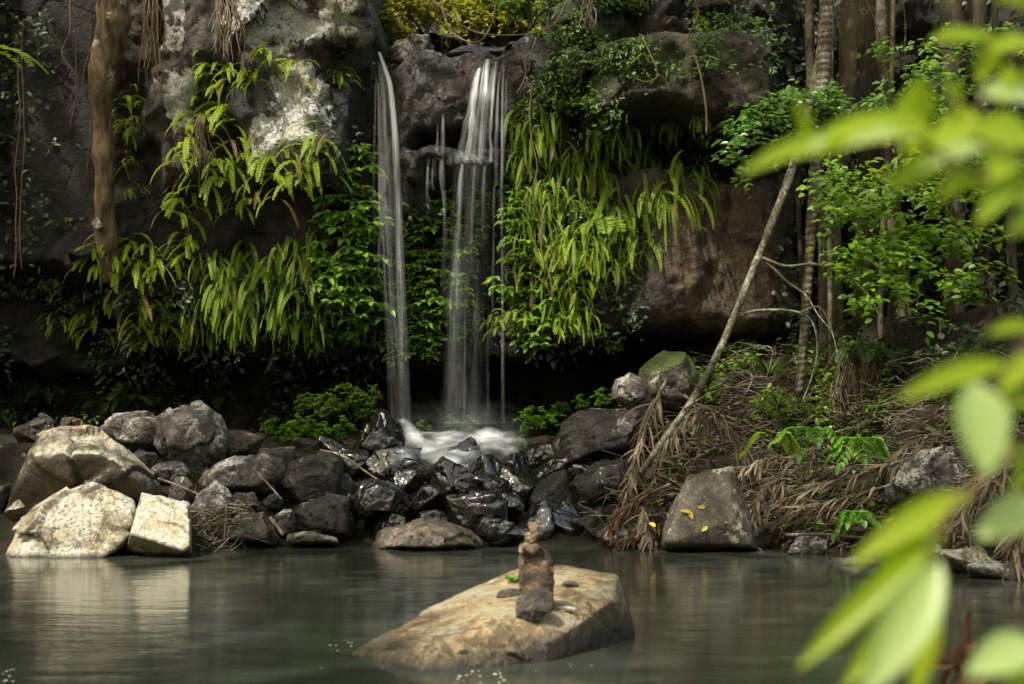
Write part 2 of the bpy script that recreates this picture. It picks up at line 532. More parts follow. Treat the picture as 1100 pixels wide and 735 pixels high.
# ------------------------------------------------------------------ water
t = NT('pool_water')
wv = t.noise(t.pos((.9, 3.2, 1)), 1.2, 3, .5)
wv2 = t.noise(t.pos((2.2, 8, 1)), 2.0, 3, .55, .6)
wv3 = t.noise(t.pos((8, 18, 1)), 2.0, 2, .5)
h = t.math('ADD', t.math('ADD', wv, t.math('MULTIPLY', wv2, .35)), t.math('MULTIPLY', wv3, .07))
nm = t.bump(h, .06, .10)
col = t.mix(t.step(t.noise(t.pos((.35, .9, 1)), .9, 4, .5, .8), .3, .75), (.030, .036, .025), (.062, .069, .048))
M['water'] = t.done(t.principled(col, .07, nm, .5, IOR=1.33))
wx = np.linspace(-14, 14, 60); wy = np.linspace(-6, 17, 50)
a, b = np.meshgrid(wx, wy)
water = tag(link('water', mk_mesh('water', np.stack([a.ravel(), b.ravel(), a.ravel() * 0], -1), [grid_quads(60, 50)]), M['water']), kind='structure')

# ------------------------------------------------------------------ cliff (one vertical sheet pushed in and out)
CY = 18.0
STEP = 3.0
U = np.concatenate([np.arange(-900, -60, 14.0), np.arange(-60, 1160, STEP), np.arange(1160, 2000, 14.0)])
Vv = np.concatenate([np.arange(-420, -20, 10.0), np.arange(-20, 560, STEP)])
uu, vv = np.meshgrid(U, Vv)
uu, vv = uu.ravel(), vv.ravel()
X0 = (uu - 550) / F * CY
Z0 = CH + (HZ - vv) / F * CY
q = np.stack([X0, Z0, X0 * 0], -1)
wu = uu + 16 * fbm(q * 1.1, 3, 21) + 5 * vnoise(q * 5, 5)
wv_ = vv + 12 * fbm(q * 1.1 + 9, 3, 31) + 4 * vnoise(q * 5 + 3, 6)
D = np.full(len(uu), 18.6)


def rect(u0, u1, v0, v1, depth, fu=10, fv=10):
    global D
    m = sstep(u0 - fu, u0 + fu, wu) * (1 - sstep(u1 - fu, u1 + fu, wu)) * sstep(v0 - fv, v0 + fv, wv_) * (1 - sstep(v1 - fv, v1 + fv, wv_))
    D = D * (1 - m) + depth * m


rect(-2000, 95, -900, 270, 18.7, 8, 14)          # dark smooth wall
rect(-2000, -60, -900, 900, 18.1, 40, 40)
rect(95, 180, -900, 330, 18.35, 12, 30)
rect(74, 142, 262, 345, 17.75, 12, 9)             # block added under the tan trunk, standing in for recess shadow
rect(165, 405, -900, 215, 17.75, 10, 25)         # lichen face
rect(225, 262, 60, 230, 18.1, 10, 25)
rect(355, 402, 20, 150, 17.95, 12, 12)
rect(110, 400, 205, 330, 18.25, 30, 30)
rect(40, 400, 330, 400, 18.9, 40, 20)
rect(-2000, 420, 385, 900, 20.4, 40, 18)         # hollow at the foot
rect(-2000, 115, 285, 380, 19.5, 20, 15)
rect(385, 575, 50, 215, 18.35, 6, 4)             # face of the falls
rect(402, 425, 50, 250, 18.65, 8, 8)
rect(425, 470, 45, 235, 18.25, 6, 8)
rect(470, 556, 136, 160, 18.95, 6, 6)            # notch under the lip
rect(452, 500, 138, 162, 19.2, 8, 5)
rect(466, 552, 164, 182, 18.1, 8, 5)             # small ledge
rect(470, 560, 192, 400, 18.9, 8, 10)
rect(400, 470, 235, 400, 18.75, 10, 10)
rect(395, 600, 392, 900, 20.6, 10, 14)
rect(575, 660, -900, 110, 18.0, 12, 10)
rect(555, 700, 110, 365, 18.35, 14, 20)
rect(640, 820, 45, 128, 17.35, 20, 9)            # jutting ledge
rect(690, 830, -900, 45, 18.2, 20, 20)
rect(660, 900, 132, 180, 19.2, 14, 8)            # crevice
rect(675, 880, 186, 358, 18.25, 12, 14)          # rusty wall
rect(690, 760, 200, 340, 18.05, 20, 30)
rect(560, 2000, 368, 900, 20.8, 16, 9)           # hollow under it
rect(870, 2000, -900, 170, 20.3, 20, 30)
rect(880, 2000, 170, 380, 20.6, 20, 30)
rect(1130, 2000, -900, 900, 17.5, 60, 40)
# stream bed and hillside behind the lip
rect(392, 585, -40, 50, 21.4, 7, 3)
rect(385, 610, -900, -30, 22.5, 14, 40)
rect(-2000, 388, -900, -78, 26, 20, 8)
rect(612, 2000, -900, -78, 26, 20, 8)
rect(-2000, 2000, -900, -150, 27, 20, 8)
# broken facets
pts = np.stack([rng.uniform(-16, 24, 900), rng.uniform(-1, 11, 900)], -1)
off = rng.uniform(-1, 1, 900); tl = rng.uniform(-.35, .35, (900, 2))
best = np.empty(len(uu), dtype=int)
qq = np.stack([X0 * 1.0, Z0 * .75], -1) + .18 * np.stack([vnoise(q * 2.5, 41), vnoise(q * 2.5 + 7, 42)], -1)
pts2 = pts * [1, .75]
for k in range(0, len(uu), 20000):
    d2 = ((qq[k:k + 20000, None, :] - pts2[None]) ** 2).sum(-1)
    best[k:k + 20000] = d2.argmin(1)
fac = off[best] * .13 + ((qq - pts2[best]) * tl[best]).sum(-1)
smoothwall = 1 - .85 * (1 - sstep(85, 105, uu)) * (1 - sstep(240, 280, vv)) * sstep(-10, 10, uu)
smoothwall = smoothwall * (1 - .62 * sstep(675, 720, uu) * (1 - sstep(860, 900, uu)) * sstep(180, 210, vv) * (1 - sstep(345, 365, vv)))
D += (fac * .8 + .16 * fbm(q * .9, 4, 51) + .07 * fbm(q * 4, 4, 52) + .025 * fbm(q * 14, 3, 53)) * smoothwall
Yc = D
CV = np.stack([X0, Yc, Z0], -1)

# painted areas of the cliff (rock tones, with recess shade put into some of them)
def ell(cx, cy_, rx, ry, soft=.5):
    d = np.sqrt(((uu - cx) / rx) ** 2 + ((vv - cy_) / ry) ** 2)
    return 1 - sstep(1 - soft, 1 + soft, d)


base = np.tile(np.array([.055, .046, .037]), (len(uu), 1))


def paint(m, c):
    global base
    base = base * (1 - m[:, None]) + np.array(c) * m[:, None]


box = lambda u0, u1, v0, v1, s=15: sstep(u0 - s, u0 + s, uu) * (1 - sstep(u1 - s, u1 + s, uu)) * sstep(v0 - s, v0 + s, vv) * (1 - sstep(v1 - s, v1 + s, vv))
paint(box(-900, 95, -900, 900), (.011, .0095, .0085))
paint(box(95, 175, -900, 330), (.05, .037, .025))
paint(box(60, 150, 255, 400), (.02, .017, .015))  # recess shadow under the trunk painted in as near-black rock
paint(box(165, 400, -900, 190), (.11, .095, .075))
paint(box(350, 405, 40, 400), (.025, .022, .02))
paint(box(225, 275, 80, 190), (.03, .027, .027))
paint(box(100, 400, 195, 900, 25), (.028, .024, .02))
paint(box(385, 585, 40, 480, 8), (.03, .027, .025))
paint(box(395, 585, 40, 190, 8), (.095, .083, .075))
paint(box(480, 520, 55, 150, 6), (.085, .062, .053))
paint(box(575, 690, -900, 380), (.024, .02, .014))
paint(box(640, 830, 30, 130), (.062, .048, .032))
paint(box(690, 880, 190, 362), (.15, .098, .06))
paint(box(670, 720, 190, 362, 20), (.06, .045, .035))
paint(box(830, 2000, -900, 400, 30), (.020, .016, .011))
paint(box(-900, 2000, 372, 900, 12), (.010, .009, .007))  # shade of the hollow painted into the rock colour
lich = np.maximum.reduce([ell(185, 30, 22, 45), ell(200, 112, 20, 50), ell(300, 28, 62, 42), ell(326, 112, 36, 56), ell(290, 155, 22, 30), ell(366, 20, 26, 34), ell(175, 70, 18, 40) * .6, ell(104, 170, 10, 60) * .7, ell(780, 25, 40, 30) * .55, ell(795, 60, 24, 40) * .5, ell(520, 110, 200, 30) * 0])
moss = np.maximum.reduce([box(575, 690, -900, 120) * .8, ell(700, 80, 60, 40) * .7, ell(750, 75, 50, 25) * .8, ell(385, 55, 30, 30) * .7, ell(800, 60, 60, 60) * .6, box(-900, 400, 330, 480) * .45, box(870, 2000, -900, 400) * .45, ell(560, 40, 60, 14) * .4])
wet = np.maximum.reduce([box(390, 580, 45, 480), box(-900, 95, -900, 280) * .1, ell(375, 180, 40, 120) * .6, ell(250, 130, 26, 60) * .6])
t = NT('cliff_rock')
P = t.pos()
n1 = t.noise(P, 3.2, 7, .65); n2 = t.noise(P, 17, 6, .65); n3 = t.noise(t.pos((3, 3, .35)), 2.6, 6, .62)
col = t.attr('Col', 'Color')
n5 = t.noise(P, 40, 5, .7)
lum = t.math('ADD', t.math('MULTIPLY', t.math('SUBTRACT', n1, .5), 2.2), t.math('MULTIPLY', t.math('SUBTRACT', n2, .5), 2.4))
lum = t.math('MAXIMUM', t.math('ADD', t.math('ADD', lum, 1.15), t.math('MULTIPLY', t.math('SUBTRACT', n5, .5), 1.2)), .15)
cc = t.n('ShaderNodeCombineColor')
for k in range(3): t.put(cc.inputs[k], lum)
col = t.mix(1, col, cc.outputs[0], 'MULTIPLY')
col = t.mix(t.math('MULTIPLY', t.step(n3, .45, .62), .75), col, (.014, .012, .0105))
cr = t.voro(t.pos((1, 1, .8)), 1.5, 'DISTANCE_TO_EDGE')
crack = t.math('SUBTRACT', 1, t.step(t.math('ADD', cr, t.math('MULTIPLY', t.math('SUBTRACT', n1, .5), .25)), 0, .03))
col = t.mix(t.math('MULTIPLY', crack, .4), col, (.008, .007, .006))
la = t.attr('lich')
lm = t.step(t.math('ADD', t.math('MULTIPLY', la, .42), t.noise(P, 2.8, 9, .72)), .82, .87)
lm = t.math('MULTIPLY', lm, t.step(t.noise(P, 26, 5, .7), .33, .5))
col = t.mix(lm, col, t.mix(t.noise(P, 12, 4), (.50, .48, .42), (.86, .84, .78)))
ma = t.attr('moss')
mm = t.step(t.math('ADD', t.math('MULTIPLY', ma, .45), t.noise(P, 3.4, 7, .7)), .72, .86)
col = t.mix(t.math('MULTIPLY', mm, .85), col, t.mix(t.noise(P, 26, 3), (.02, .032, .008), (.075, .10, .022)))
wa = t.math('MULTIPLY', t.attr('wet'), t.math('SUBTRACT', 1, t.math('MAXIMUM', lm, mm)))
rg = t.mix(wa, .85, t.math('MULTIPLY_ADD', n1, .35, .12))
hh = t.math('ADD', t.math('ADD', t.noise(P, 9, 8, .68), t.math('MULTIPLY', n2, .5)), t.math('MULTIPLY', crack, -.3))
hh = t.math('ADD', hh, t.math('MULTIPLY', n5, .25))
M['cliff'] = t.done(t.principled(col, rg, t.bump(hh, .9, .12), .6))
CQ = grid_quads(len(U), len(Vv))[:, ::-1]
cliff = tag(link('cliff', mk_mesh('cliff', CV, [CQ], True, {'lich': lich, 'moss': moss, 'wet': wet}, base), M['cliff']), kind='structure')

bvh_cliff = BVHTree.FromPolygons([tuple(v) for v in CV], [tuple(int(k) for k in f) for f in CQ])
bvh_ground = BVHTree.FromPolygons([tuple(v) for v in GV], [tuple(int(k) for k in f) for f in GQ])


def hit(px, py, what=('c', 'g')):
    d = Vector(at(px, py, 1.0)) - CAM
    d.normalize()
    bestp = None
    for k, b_ in (('c', bvh_cliff), ('g', bvh_ground)):
        if k in what:
            p, n, i, dist = b_.ray_cast(CAM, d)
            if p is not None and (bestp is None or dist < bestp[2]): bestp = (np.array(p), np.array(n), dist)
    if bestp is None: return at(px, py, 19.0), np.array([0, -1, 0]), 19
    n = bestp[1]
    if n @ np.array(d) > 0: n = -n
    return bestp[0], n, bestp[2]


# ------------------------------------------------------------------ rocks
_ico = {}


def ico(sub):
    if sub not in _ico:
        bm = bmesh.new(); bmesh.ops.create_icosphere(bm, subdivisions=sub, radius=1)
        bm.verts.ensure_lookup_table()
        V = np.array([v.co[:] for v in bm.verts]); T = np.array([[v.index for v in f.verts] for f in bm.faces])
        bm.free(); _ico[sub] = (norm(V), T)
    return _ico[sub]


def hull_planes(P):
    bm = bmesh.new()
    for p in P: bm.verts.new(p)
    bmesh.ops.convex_hull(bm, input=bm.verts)
    bm.normal_update()
    out = []
    c = P.mean(0)
    for f in bm.faces:
        n = np.array(f.normal); v = np.array(f.verts[0].co)
        d = n @ (v - c)
        if d < 0: n, d = -n, -d
        if d > 1e-4: out.append((*n, d))
    bm.free()
    return np.array(out), c


def rock(name, P, mat, label, cat='boulder', sub=5, rough=.05, sharp=70, seed=0, chips=9, group=None, facet=1.0):
    P = np.asarray(P, dtype=float)
    pl, c = hull_planes(P)
    size = np.ptp(P, axis=0).mean()
    r_ = np.random.default_rng(seed + 99)
    # chips knocked off the corners
    for k in range(chips):
        v = P[r_.integers(len(P))] - c
        n = norm(v + r_.normal(0, .35, 3) * np.linalg.norm(v))
        h = max((P - c) @ n)
        pl = np.vstack([pl, [*n, h * r_.uniform(.80, .93)]])
    dirs, T = ico(sub)
    nd = np.clip(dirs @ pl[:, :3].T, 0, None) / pl[:, 3]
    r = (nd ** sharp).sum(1) ** (-1 / sharp)
    V = dirs * r[:, None]
    W = V + c
    fp = norm(r_.normal(0, 1, (34, 3))) * r_.uniform(.3, .75, (34, 1)) * size
    fo = r_.uniform(-1, 1, 34); ft = r_.normal(0, .55, (34, 3))
    ww = V + .10 * size * np.stack([vnoise(W * (3 / size), seed + k) for k in range(3)], -1)
    bi = np.concatenate([((ww[k:k + 8000, None] - fp[None]) ** 2).sum(-1).argmin(1) for k in range(0, len(ww), 8000)])
    V = V + dirs * (facet * (size * .032 * fo[bi] + np.clip(((V - fp[bi]) * ft[bi]).sum(-1) * .16, -.05 * size, .05 * size)))[:, None]
    V = V + dirs * (rough * size * (.8 * fbm(W * (1.6 / size) + seed, 4, seed) + .30 * np.abs(fbm(W * (5.5 / size) + seed, 3, seed + 5)) - .1))[:, None]
    me = mk_mesh(name, V, [T])
    o = link(name, me, mat, None, [float(k) for k in c])
    tag(o, label, cat, group)
    return o


def poly_rock(outline, Y, thick, mat, label, front=(), slope=0.0, name='boulder', **kw):
    """outline (px,py) at depth Y + slope*(row); a smaller outline in front and behind; extra front points (px,py,dy)"""
    o = np.array(outline, dtype=float)
    c = o.mean(0)
    y0, y1 = o[:, 1].max(), o[:, 1].min()
    P = []
    for px, py in o:
        k = (y0 - py) / max(1, y0 - y1)
        P.append(at(px, py, Y + slope * k))
        s = c + (np.array([px, py]) - c) * .72
        P.append(at(s[0], s[1], Y + thick * .75 + slope * k))
        if not front:
            s = c + (np.array([px, py]) - c) * .6
            P.append(at(s[0], s[1], Y - thick * .42 + slope * k))
    for px, py, dy in front: P.append(at(px, py, Y + dy))
    return rock(name, P, mat, label, **kw)


def box_rock(x0, y0, x1, y1, Y, mat, label, seed, name='rock', n=10, tilt=.6, **kw):
    """angular rock filling a photo rectangle at depth Y"""
    r_ = np.random.default_rng(seed)
    p = norm(r_.normal(0, 1, (n, 3)))
    p = np.sign(p) * np.abs(p) ** .7
    a_ = r_.uniform(-tilt, tilt)
    ca, sa = math.cos(a_), math.sin(a_)
    p[:, [0, 2]] = p[:, [0, 2]] @ np.array([[ca, -sa], [sa, ca]])
    p = (p - p.min(0)) / np.ptp(p, axis=0)
    w_ = (x1 - x0) / F * Y; h_ = (y1 - y0) / F * Y
    d_ = .5 * (w_ + h_) * r_.uniform(.75, 1.0)
    o = at(x0, y1, Y)
    P = o + p * [w_, d_, h_] - [0, d_ * .4, 0]
    return rock(name, P, mat, label, cat='rock', seed=seed, **kw)


S = 5
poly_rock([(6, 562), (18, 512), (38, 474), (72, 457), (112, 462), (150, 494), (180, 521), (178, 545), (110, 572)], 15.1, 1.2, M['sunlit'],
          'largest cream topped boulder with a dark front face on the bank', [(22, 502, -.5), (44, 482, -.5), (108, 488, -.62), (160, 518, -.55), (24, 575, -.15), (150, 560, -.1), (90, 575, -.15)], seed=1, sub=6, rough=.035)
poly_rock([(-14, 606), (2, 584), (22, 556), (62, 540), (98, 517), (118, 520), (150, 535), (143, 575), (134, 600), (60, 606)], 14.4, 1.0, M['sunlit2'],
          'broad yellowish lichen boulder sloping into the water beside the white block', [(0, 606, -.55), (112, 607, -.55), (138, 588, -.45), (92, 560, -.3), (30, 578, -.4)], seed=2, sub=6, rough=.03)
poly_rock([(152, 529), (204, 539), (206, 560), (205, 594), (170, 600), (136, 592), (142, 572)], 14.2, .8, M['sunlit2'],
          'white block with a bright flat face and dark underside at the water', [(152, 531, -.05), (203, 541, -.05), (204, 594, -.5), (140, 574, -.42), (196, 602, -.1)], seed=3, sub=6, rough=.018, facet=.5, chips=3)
poly_rock([(103, 470), (103, 455), (122, 443), (160, 442), (185, 452), (190, 484), (120, 482)], 16.7, .9, M['grey'],
          'brown flat topped boulder tucked behind the cream boulder', seed=4)
poly_rock([(163, 478), (166, 448), (190, 433), (215, 435), (236, 447), (244, 466), (243, 498), (210, 512), (185, 500)], 16.3, .9, M['grey'],
          'tall grey boulder with white lichen spots highest on the left bank', [(190, 440, -.2), (215, 446, -.35), (236, 470, -.35), (180, 480, -.4), (215, 500, -.35)], seed=5, sub=6)
box_rock(14, 449, 58, 484, 16.6, M['brown'], 'rounded brown rock behind the cream boulder near the bank edge', 6)
box_rock(40, 442, 64, 462, 16.9, M['damp'], 'small dark rock on top behind the largest cream boulder', 7, sub=4)
box_rock(64, 448, 84, 462, 16.8, M['brown'], 'small brown stone between dark rock and reddish stone', 8, sub=4, name='stone')
box_rock(78, 449, 94, 462, 16.8, M['reddish'], 'small reddish stone on the bank top', 9, sub=4, name='stone')
box_rock(-30, 520, 8, 560, 14.9, M['grey'], 'grey rock at the frame edge beside the largest cream boulder', 10)
box_rock(4, 536, 26, 562, 14.4, M['sunlit'], 'small lichen stone wedged under the largest cream boulder', 12, sub=4, name='stone')
box_rock(244, 463, 282, 492, 16.6, M['brown'], 'squarish brown rock beside the bright green ground plants', 13)
box_rock(268, 464, 288, 480, 16.9, M['damp'], 'small bluish rock behind the squarish brown rock', 14, sub=4)
box_rock(160, 495, 203, 520, 15.7, M['grey'], 'pale flat rock lodged above the white block', 15)
box_rock(175, 510, 212, 545, 15.3, M['brown'], 'brown rock in the gap behind the white block', 16)
box_rock(140, 482, 172, 512, 15.9, M['damp'], 'dark rock in the shadow under the tall grey boulder', 17)
box_rock(190, 495, 232, 530, 16.2, M['damp'], 'dark rock under the tall grey boulder beside the long slanting rock', 18)
poly_rock([(206, 520), (212, 508), (238, 496), (274, 488), (300, 494), (304, 512), (285, 528), (245, 532), (215, 530)], 15.9, .6, M['grey'],
          'long slanting grey rock with a white lichen end', seed=19)
poly_rock([(270, 492), (276, 482), (318, 480), (326, 490), (318, 508), (280, 516)], 16.5, .6, M['brown'],
          'flat brown rock propped over a dark gap', seed=20)
poly_rock([(302, 520), (314, 494), (334, 487), (362, 488), (370, 502), (366, 534), (344, 544), (316, 536)], 15.9, .7, M['damp'],
          'dark cube shaped rock with a pale flat top', [(312, 512, -.35), (360, 506, -.4), (362, 532, -.35), (322, 540, -.3)], seed=21, sub=6, rough=.03)
poly_rock([(204, 548), (214, 530), (232, 514), (248, 532), (252, 548), (232, 562), (210, 562)], 15.2, .5, M['grey'],
          'upright wedge of grey rock with a lichen tip beside the white block', seed=22)
poly_rock([(236, 584), (252, 552), (284, 548), (301, 578), (296, 586)], 15.0, .6, M['brown'],
          'smooth brown slab leaning into the water above the twig tangle', seed=23, rough=.025)
box_rock(246, 528, 280, 556, 15.6, M['brown'], 'brown rock under the long slanting grey rock', 24)
box_rock(280, 530, 304, 550, 15.7, M['damp'], 'small dark rock beside the thin leaning stick', 25, sub=4)
box_rock(292, 545, 322, 574, 15.2, M['grey'], 'small grey upright rock behind the striped ledge', 26)
poly_rock([(308, 560), (316, 545), (350, 532), (376, 534), (384, 560), (378, 580), (330, 572)], 15.3, .7, M['damp'],
          'long dark rock lying above the striped ledge', seed=27)
poly_rock([(304, 584), (310, 574), (336, 571), (362, 578), (364, 584)], 14.95, .3, M['grey'],
          'thin striped grey ledge at the water line', seed=28, name='rock', cat='rock')
box_rock(328, 566, 350, 580, 15.1, M['brown'], 'small rounded stone on the striped ledge', 29, sub=4, name='stone')
box_rock(344, 505, 386, 545, 16.1, M['damp'], 'brown damp rock behind the dark cube shaped rock', 30)
box_rock(366, 528, 384, 580, 15.3, M['wetmoss'], 'narrow upright mossy rock beside the glossy block', 31)
poly_rock([(375, 545), (382, 522), (404, 514), (432, 524), (444, 542), (434, 556), (384, 556)], 15.4, .6, M['wet'],
          'glossy wet block with bright streaks above the low flat boulder', seed=32, sub=6)
poly_rock([(396, 590), (410, 572), (440, 560), (470, 557), (496, 566), (524, 588), (470, 594), (430, 594)], 14.9, .9, M['low'],
          'low flat brown boulder lying in the water before the cascade rocks', seed=33, sub=6, rough=.03)
box_rock(392, 550, 440, 580, 15.3, M['wetmoss'], 'mossy wet rock behind the low flat boulder', 34)
poly_rock([(372, 492), (388, 466), (408, 438), (420, 446), (434, 474), (428, 500), (390, 502)], 17.2, .6, M['wet'],
          'tall black wedge rock beside the foot of the falls', seed=35, sub=6, rough=.03)
ROCKS = [  # x0 y0 x1 y1 depth material label
    (392, 484, 428, 516, 16.6, 'wet', 'shiny black rock below the tall black wedge'),
    (414, 482, 450, 508, 16.8, 'wet', 'wet rock with water sliding over it below the foam'),
    (430, 494, 458, 520, 16.4, 'wet', 'small square black rock under the edge of the foam'),
    (456, 494, 500, 528, 16.3, 'wet', 'shiny rounded black rock directly below the foam sheet'),
    (504, 490, 552, 524, 16.4, 'wet', 'dark dome shaped wet rock right of the foam spill'),
    (538, 486, 568, 512, 16.7, 'wet', 'pointed black rock beside the dome shaped wet rock'),
    (488, 508, 512, 532, 16.2, 'wet', 'dark cube rock with a thin trickle beside it'),
    (508, 508, 544, 540, 16.1, 'wet', 'wet black rock under the dome shaped rock'),
    (538, 500, 580, 545, 16.3, 'wet', 'tall dark rock under the misty end of the foam'),
    (438, 520, 482, 556, 15.7, 'wet', 'glossy folded black rock above the low flat boulder'),
    (478, 526, 540, 572, 15.5, 'wet', 'largest glossy brown black rock in the cascade'),
    (420, 505, 446, 530, 16.2, 'wet', 'small black rock between glossy block and foam edge'),
    (446, 548, 482, 576, 15.3, 'wet', 'wet rock wedged behind the top of the low flat boulder'),
    (510, 556, 550, 584, 15.1, 'wet', 'bright streaked wet rock at the water line'),
    (544, 566, 574, 584, 15.1, 'wet', 'small wet stone low at the water line near the cairn'),
    (546, 535, 592, 584, 15.5, 'wet', 'black rock in the dark gap under the cascade'),
    (566, 505, 622, 584, 15.9, 'damp', 'large smooth dark rock beneath the big glossy boulder'),
    (572, 488, 612, 525, 16.8, 'wet', 'dark wet rock beside the spray under the big glossy boulder'),
    (360, 482, 396, 505, 16.8, 'wet', 'black stone behind the dark cube shaped rock'),
    (344, 470, 378, 488, 17.4, 'wet', 'flat wet rock behind the stick pile'),
    (484, 470, 514, 496, 17.3, 'wet', 'rock standing out of the white foam'),
    (404, 528, 440, 548, 15.9, 'wet', 'dark rock behind the glossy wet block'),
    (620, 545, 664, 584, 15.4, 'damp', 'dark rock at the water line beside the debris heap'),
    (590, 535, 640, 584, 15.6, 'wet', 'black rock in deep shade under the slanting wet slab'),
    (556, 474, 600, 505, 17.2, 'wet', 'wet stone at the edge of the foam near the big glossy boulder'),
    (600, 500, 644, 535, 16.6, 'wet', 'black stone wedged between the big glossy boulder and the smooth dark rock'),
    (524, 530, 560, 560, 15.7, 'wet', 'wet black rock beside the largest glossy rock'),
    (400, 470, 430, 492, 17.0, 'wet', 'low black stone at the foot of the tall black wedge'),
]
for k, (x0, y0, x1, y1, Y, m, lab) in enumerate(ROCKS):
    box_rock(x0 - 4, y0 - 2, x1 + 4, y1 + 5, Y, M[m], lab, 200 + k, sub=5, rough=.03)
poly_rock([(590, 482), (600, 458), (618, 444), (640, 438), (690, 440), (696, 468), (684, 484), (640, 490), (606, 504)], 16.9, 1.0, M['damp'],
          'big glossy grey boulder with a flat wet face beside the debris heap', [(612, 470, -.4), (640, 452, -.35), (686, 456, -.4), (684, 480, -.35), (622, 486, -.45)], seed=60, sub=6, rough=.025)
poly_rock([(606, 520), (640, 498), (682, 490), (692, 512), (664, 540), (622, 552)], 16.3, .7, M['damp'],
          'slanting wet slab underneath the big glossy grey boulder', seed=61)
poly_rock([(656, 430), (660, 408), (676, 400), (694, 408), (700, 434), (676, 438)], 17.4, .5, M['grey'],
          'round pale spotted boulder above the big glossy boulder', seed=62)
poly_rock([(684, 436), (690, 396), (715, 378), (742, 376), (752, 402), (748, 440)], 17.7, .8, M['mossy'],
          'moss covered boulder beside the leaning tree', seed=63)
slab = poly_rock([(702, 588), (716, 555), (738, 511), (788, 499), (796, 520), (806, 546), (814, 590), (740, 596)], 14.7, .9, M['slab'],
                 'large smooth brown slab with yellow leaves and a lichen corner', [(712, 584, -.45), (742, 516, -.12), (784, 505, -.1), (790, 560, -.38), (806, 586, -.3)], seed=64, sub=6, rough=.012, facet=.25, chips=3)
box_rock(806, 556, 842, 592, 14.7, M['brown'], 'low dark rock beside the lichen corner of the slab', 65)
box_rock(842, 572, 892, 600, 14.3, M['grey'], 'mottled rock at the water under the palm fronds', 66)
box_rock(878, 600, 946, 616, 13.2, M['low'], 'flat stone just breaking the water surface', 67, tilt=.05)
poly_rock([(944, 540), (958, 502), (990, 482), (1028, 478), (1046, 510), (1040, 548), (985, 552)], 14.6, .9, M['grey'],
          'grey lichen boulder half buried under dead palm fronds', seed=68, sub=6)
box_rock(1012, 590, 1074, 624, 12.4, M['sunlit'], 'whitish rock at the water behind the near leaves', 69)
box_rock(1034, 602, 1120, 634, 12.0, M['grey'], 'low brown and white rock at the edge of the water', 70)
box_rock(985, 584, 1015, 606, 12.9, M['brown'], 'small brown rock behind the blurred near leaves', 71, sub=4)
box_rock(1060, 560, 1120, 600, 13.0, M['brown'], 'brown rock under the drooping straw at the frame edge', 72)
box_rock(880, 500, 930, 530, 15.6, M['brown'], 'brown rock showing between dead fronds on the slope', 73)
box_rock(640, 560, 700, 590, 15.0, M['brown'], 'low brown rock under the rusty fallen fronds', 74)
# rocks along the lip of the falls
box_rock(412, 36, 470, 74, 18.55, M['grey'], 'grey block at the lip between the two streams', 75, n=16)
box_rock(360, -30, 400, 60, 18.0, M['mossy'], 'mossy rock at the lip beside the single stream', 76)
box_rock(548, 34, 600, 92, 18.3, M['damp'], 'dark block at the lip beyond the broad stream', 77, n=16)
box_rock(470, 44, 545, 66, 18.6, M['damp'], 'low wet rock under the broad stream at the lip', 78)

# ------------------------------------------------------------------ rock in the pool and the cairn on it
top = [(454, 697, 7.6), (522, 675, 7.75), (588, 688, 7.85), (614, 674, 8.05), (655, 645, 8.5), (664, 617, 8.95), (604, 606, 9.35), (552, 612, 9.3), (508, 640, 8.75), (432, 671, 8.25), (386, 694, 8.12)]
bot = [(452, 722, 7.48), (540, 716, 7.65), (598, 709, 7.85), (682, 686, 8.65), (676, 652, 9.0), (372, 703, 8.05)]
P = [at(*p) for p in top + bot] + [at(*p) - np.array([0, 0, .3]) for p in bot] + [np.array([0.2, 9.5, -.2])]
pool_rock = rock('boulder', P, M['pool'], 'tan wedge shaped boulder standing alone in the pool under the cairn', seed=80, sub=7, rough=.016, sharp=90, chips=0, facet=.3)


def bvh_of(o):
    me = o.data
    return BVHTree.FromPolygons([tuple(v.co + o.location) for v in me.vertices], [tuple(p.vertices) for p in me.polygons])


bpool = bvh_of(pool_rock)


def drop(b_, x, y, z=5):
    p = b_.ray_cast(Vector((x, y, z)), Vector((0, 0, -1)))[0]
    return float(p.z) if p else 0.0



def on_rock(b_, px, py):
    d = Vector(at(px, py, 1)) - CAM; d.normalize()
    p, n, i, _ = b_.ray_cast(CAM, d)
    return np.array(p) if p is not None else at(px, py, 8.4)


pc = on_rock(bpool, 578, 656)
YC = float(pc[1]); zc = float(pc[2])
def cairn_stone(px0, px1, h0, h1, mat, label, seed, Y=None, depth=.12, lean=0.0, n=12, name='stone', sub=5):
    r_ = np.random.default_rng(seed)
    p = norm(r_.normal(0, 1, (n, 3))); p = np.sign(p) * np.abs(p) ** .6
    p = (p - p.min(0)) / np.ptp(p, axis=0)
    xa, xb = (px0 - 550) / F * Y, (px1 - 550) / F * Y
    Pp = np.stack([xa + (xb - xa) * p[:, 0] + lean * p[:, 2], Y - depth / 2 + depth * p[:, 1], zc + h0 + (h1 - h0) * p[:, 2]], -1)
    return rock(name, Pp, mat, label, cat='stone', seed=seed, sub=sub, rough=.05, chips=3)


